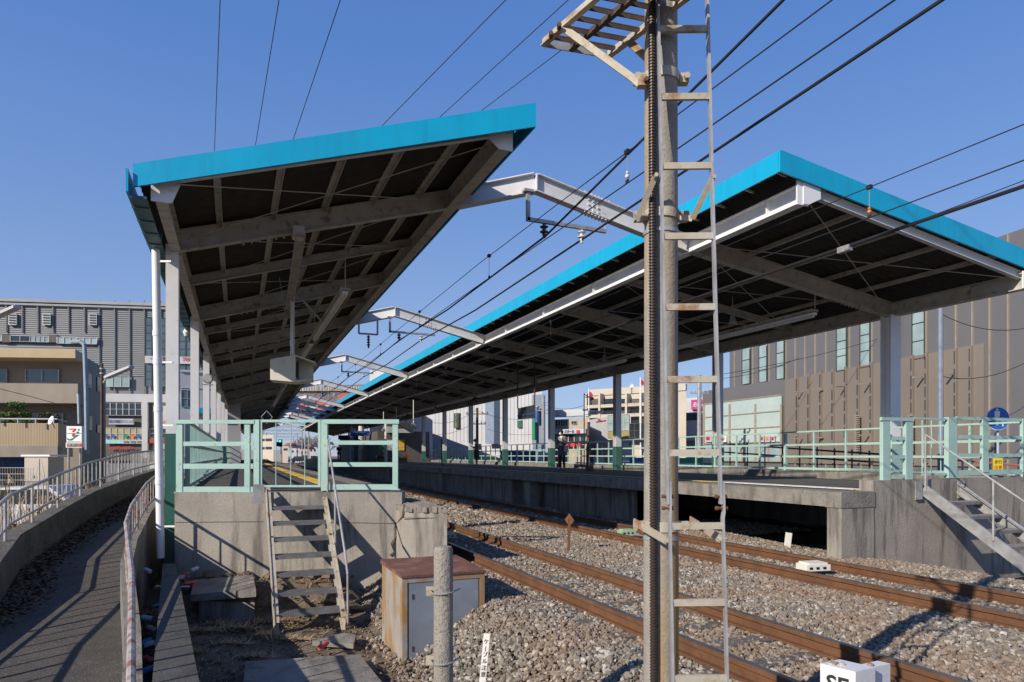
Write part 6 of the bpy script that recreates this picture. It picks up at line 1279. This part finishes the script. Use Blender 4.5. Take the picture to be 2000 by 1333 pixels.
# vehicles / street clutter behind fence
t = thing('parked_car', px(1222, 898, 42), 'white parked car behind the mint fence near the apartments', 'car'); c = px(1222, 930, 42); c.z = -.15; car(t, c, -TH+.3, mat('white_van_paint', (.7, .7, .72), None, 2, .3))
t = thing('box_truck', px(1045, 880, 50), 'dark blue box truck behind the mint fence', 'truck'); c = px(1012, 930, 50); c.z = -.3
m = MB(); m.box(c+V((0, 0, 1.45)), (2.6, 1.9, 1.6), -TH); m.build('cargo_box', mat('navy_truck_paint', (.03, .06, .18), None, 1, .4), t); m = MB(); m.prism([c+rt*x_+V((0, 0, z_))-fw*.9 for x_, z_ in ((1.5, .5), (2.7, .5), (2.7, 1.3), (2.35, 2.1), (1.5, 2.2))], fw*1.8); m.build('cab', whitew, t); m = MB(); m.box(c+rt*2.1+V((0, 0, 1.7))-fw*.92, (.6, .02, .5), -TH); m.build('window', gdark, t)
for k in (-1, 2): m = MB(); m.lathe(c+rt*k+V((0, 0, .4))-fw*.85, [(.4, -.1), (.4, .1)], 14, fw); m.build('wheel', black, t)
clut = [('vending_machine', 'white vending machine', whitew, .9), ('vending_machine', 'red vending machine', redl, .9), ('notice_board', 'green notice board', greenl, 1.2), ('notice_board', 'blue notice board', bluel, 1.1), ('bin', 'grey bin', galv, .6), ('vending_machine', 'tan cabinet', cbeige, .8), ('notice_board', 'yellow board', yellow, .7)]
for i, x in enumerate((868, 908, 962, 990, 1010, 1080, 1170, 1205, 1250, 1290, 1345, 1385)):
    nm, lb, mm, wd = clut[(i*3) % 7]; q = pX(x, 900, 20.5+((i*7) % 5)*.6); q.z = -.2; t = thing(nm, q, '%s standing behind the mint fence, number of the row from left marked %s' % (lb, ['by the thin post', 'near the woman in olive', 'by the stair tower', 'below the white wall', 'left of the truck', 'right of the truck', 'below the lantern', 'by the glass front', 'left of the pole', 'behind the pole', 'right of the pole', 'by the grey utility pole'][i]), nm.replace('_', ' '))
    t['label'] = '%s behind the mint fence %s' % (lb, ['by the thin post', 'near the woman in olive', 'under the stair tower', 'below the white wall', 'left of the truck', 'right of the truck', 'below the lantern', 'by the glass front', 'just left of the ladder pole', 'hidden mostly by the ladder pole', 'just right of the ladder pole', 'by the grey utility pole'][i])
    m = MB(); m.box(q+V((0, 0, .85)), (wd, .5, 1.7), -TH); m.build('body', mm, t); m = MB(); m.box(q+V((0, 0, 1.1))-fw*.26, (wd*.8, .03, .7), -TH); m.build('panel', gdark if i % 2 else whitew, t); m = MB(); m.box(q+V((0, 0, .4))-fw*.26, (wd*.7, .03, .25), -TH); m.build('hatch', louvd, t)
t, p = block('bicycle_shelter', 'long low white shelter roof behind the right fence', 'shelter', px(1130, 900, 40), px(1262, 900, 36), px(1130, 862, 40).z, px(1130, 866, 40).z, 2, whitew)
m = MB(); [m.tube(px(x, 866, 39), px(x, 935, 39), .05, 6) for x in (1135, 1175, 1215, 1255)]; m.build('post', galv, t)

# --- brown panel building at right
bronze = mat('bronze_grey_metal_panel', (.172, .165, .165), (.158, .151, .15), .35, .42, metal=.2); bronze_lit = mat('reflected_light_bronze', (.225, .19, .158), (.205, .172, .142), .3, .5, metal=.1); seam = mat('champagne_seam', (.33, .275, .22), None, 2, .5)  # second, browner bronze has reflected sunlight painted into its colour
A, B = px(1425, 900, 52.8), px(2130, 900, 26.3)
zt = px(2000, 461, 30).z; t, p = block('office_building', 'large bronze-grey panelled building with slit windows behind the right canopy', 'building', A, B, zt, -1, 22, bronze)
sxs = [1435, 1453, 1471, 1487, 1503, 1519, 1536, 1554, 1573, 1593, 1614, 1636, 1660, 1683, 1704, 1729, 1757, 1783, 1810, 1838, 1868, 1900, 1934, 1970, 2008, 2050]
for x in sxs: m = MB(); a = p.at(x, 900); w2 = .032; d = p.d; q = V((a.x, a.y, 0)); m.hexa([q-d*w2+p.n*.06+V((0, 0, -1)), q+d*w2+p.n*.06+V((0, 0, -1)), q+d*w2+V((0, 0, -1)), q-d*w2+V((0, 0, -1))], [q-d*w2+p.n*.06+V((0, 0, zt)), q+d*w2+p.n*.06+V((0, 0, zt)), q+d*w2+V((0, 0, zt)), q-d*w2+V((0, 0, zt))]); m.build('panel_seam', seam, t)
for x0, x1, y0, y1 in ((1452, 1467, 682, 752), (1485, 1500, 676, 748), (1519, 1534, 666, 742), (1637, 1656, 640, 726), (1683, 1702, 625, 719), (1731, 1760, 612, 711), (1785, 1809, 600, 703)): window(p, t, x0, x1, y0, y1, 1, 3, gwin2, louvd, .12)
for k in range(14):
    x = 1560+k*22.5+k*k*.28; m = MB(); yt_ = 735-k*4.5; p.rect(m, x, x+3.2+k*.12, yt_, 905, .22, .12); m.build('reflected_light_fin', bronze_lit, t)  # added fins, coloured to stand in for streaks of reflected light
    m = MB(); p.rect(m, x+1, x+2.2, yt_-6+12, yt_+30, .25, .04); [p.rect(m, x+.8, x+2.4, yt_+40+26*j, yt_+60+26*j, .25, .04) for j in range(4)]; m.build('added_fin_slot', louvd, t)
m = MB(); p.rect(m, 1536, 1925, 742, 905, .10, .12); m.build('reflected_light_screen', bronze_lit, t)  # thin raised sheet imitating the patch of reflected sunlight on the wall
m = MB(); [p.rect(m, x, x+9, 812+4*j, 814+4*j, .4, .1) for x in (1680, 1786) for j in range(18)]; m.build('vent_louvre', seam, t)
m = MB(); [m.bar(p.at(x, y)+p.n*.15, p.at(x, y)+p.n*.75, .06, .08) for x, y in ((1571, 766), (1611, 762), (1655, 756), (1702, 751), (1808, 738), (1867, 731), (1571, 857), (1612, 855), (1702, 851))]; m.build('bracket', seam, t)
# annex with glazing
A, B = px(1372, 900, 54.5), px(1540, 900, 45.3); t, p = block('glazed_annex', 'low glazed annex with pale green bands beside the bronze-grey building', 'building', A, B, px(1372, 765, 54.5).z, -1, 1, bronze)
window(p, t, 1378, 1529, 790, 868, 3, 3, mat('milky_green_glass', (.45, .53, .49), (.38, .47, .44), .6, .2, spec=.7), seam, .15)
window(p, t, 1378, 1529, 868, 900, 6, 1, gwin2, seam, .15)
for i, (x, mm) in enumerate(((1383, whitew), (1412, pipew), (1490, whitew), (1501, whitew), (1511, whitew))): m = MB(); p.rect(m, x, x+(12 if i < 2 else 8), 851, 864, .25, .03); m.build('poster', mm, t); m = MB(); p.rect(m, x+2, x+(9 if i < 2 else 6), 854, 860, .29, .03); m.build('poster_print', redl if i % 2 == 0 else orange, t)
# dark ramp railing behind the fence
t = thing('ramp_handrail', px(1560, 880, 24), 'dark double handrail of a ramp behind the mint fence', 'railing'); m = MB()
for y in (866, 882): m.tube(px(1390, y, 30), px(1725, y+22, 19), .03, 6)
m.build('rail', louvd, t); m = MB(); [m.tube(px(x, 860+(x-1390)*.066, 30-(x-1390)*.033), px(x, 915, 30-(x-1390)*.033), .025, 5) for x in range(1392, 1720, 34)]; m.build('post', louvd, t)
t = thing('red_handrail', px(1850, 900, 19), 'rust-red sloping handrail with pale posts behind the right end fence', 'railing'); m = MB(); m.tube(px(1790, 893, 20), px(2020, 912, 17), .028, 6); m.build('rail', mat('rust_red_paint', (.33, .1, .06)), t); m = MB(); [m.tube(px(x, 893, 19.5), px(x, 930, 19.5), .03, 6) for x in (1880, 1934, 1990)]; m.build('post', cream, t)
# footpath sign
D_ = 17.5; t = thing('footpath_sign', px(1949, 930, D_), 'round blue sign with white adult and child figures behind the right fence', 'road sign'); c = px(1949, 818, D_)
sgb = mat('sign_blue', (.015, .13, .50), None, 2, .35)
MB().lathe(c+fw*.01, [(.30, 0), (.30, .012)], 36, -fw).build('white_rim', pipew, t); MB().lathe(c-fw*.004, [(.285, 0), (.285, .006)], 36, -fw).build('disc', sgb, t)
def fig(cx, cz, s):
    m = MB(); o = -fw*.014; P = lambda x, z: c+rt*(cx+x*s)+V((0, 0, cz+z*s))+o
    m.lathe(P(0, .20), [(.028*s, 0), (.028*s, .004)], 14, -fw)
    for q in ([(-.055, .165), (.055, .165), (.07, .14), (.065, .0), (.045, .0), (.045, .02), (.035, .02), (.03, -.2), (.005, -.2), (.003, -.02), (-.003, -.02), (-.005, -.2), (-.03, -.2), (-.035, .02), (-.045, .02), (-.045, 0), (-.065, 0), (-.07, .14)],): m.prism([P(x, z) for x, z in q], -fw*.004)
    m.build('figure', pipew, t)
fig(-.03, .03, 1.0); fig(.115, -.09, .55)
MB().tube(px(1949, 838, D_+.1), V((px(1949, 900, D_+.1).x, px(1949, 900, D_+.1).y, 0)), .03, 10).build('post', mat('pale_blue_post', (.4, .45, .55)), t, True)
t = thing('warning_board', px(1949, 905, 17.3), 'small yellow board with red and black characters below the round blue sign', 'sign'); c = px(1949, 907, 17.3); MB().box(c, (.24, .02, .42), -TH).build('board', mat('yellow_board', (.7, .55, .02)), t); MB().box(c+V((0, 0, .19)), (.22, .03, .06), -TH).build('top_strip', bluel, t)
for k, (s_, mm) in enumerate((('歩行', inkm), ('注意', redl))): text(s_, mm, t, c-fw*.015+V((0, 0, .05-.14*k)), .11, rt, (0, 0, 1), depth=.002, width=.19)
# small cap on right building
# distant low skyline so the horizon is not bare
t, p = block('distant_building', 'long pale distant building low behind the shops at centre', 'building', px(700, 900, 260), px(1500, 900, 240), px(900, 872, 250).z, -1, 20, mat('hazy_grey_wall', (.35, .36, .4)))
t, p = block('distant_building', 'long pale distant building low behind the left street', 'building', px(-400, 900, 200), px(560, 900, 220), px(100, 878, 200).z, -1, 20, mat('hazy_tan_wall', (.34, .33, .33)))
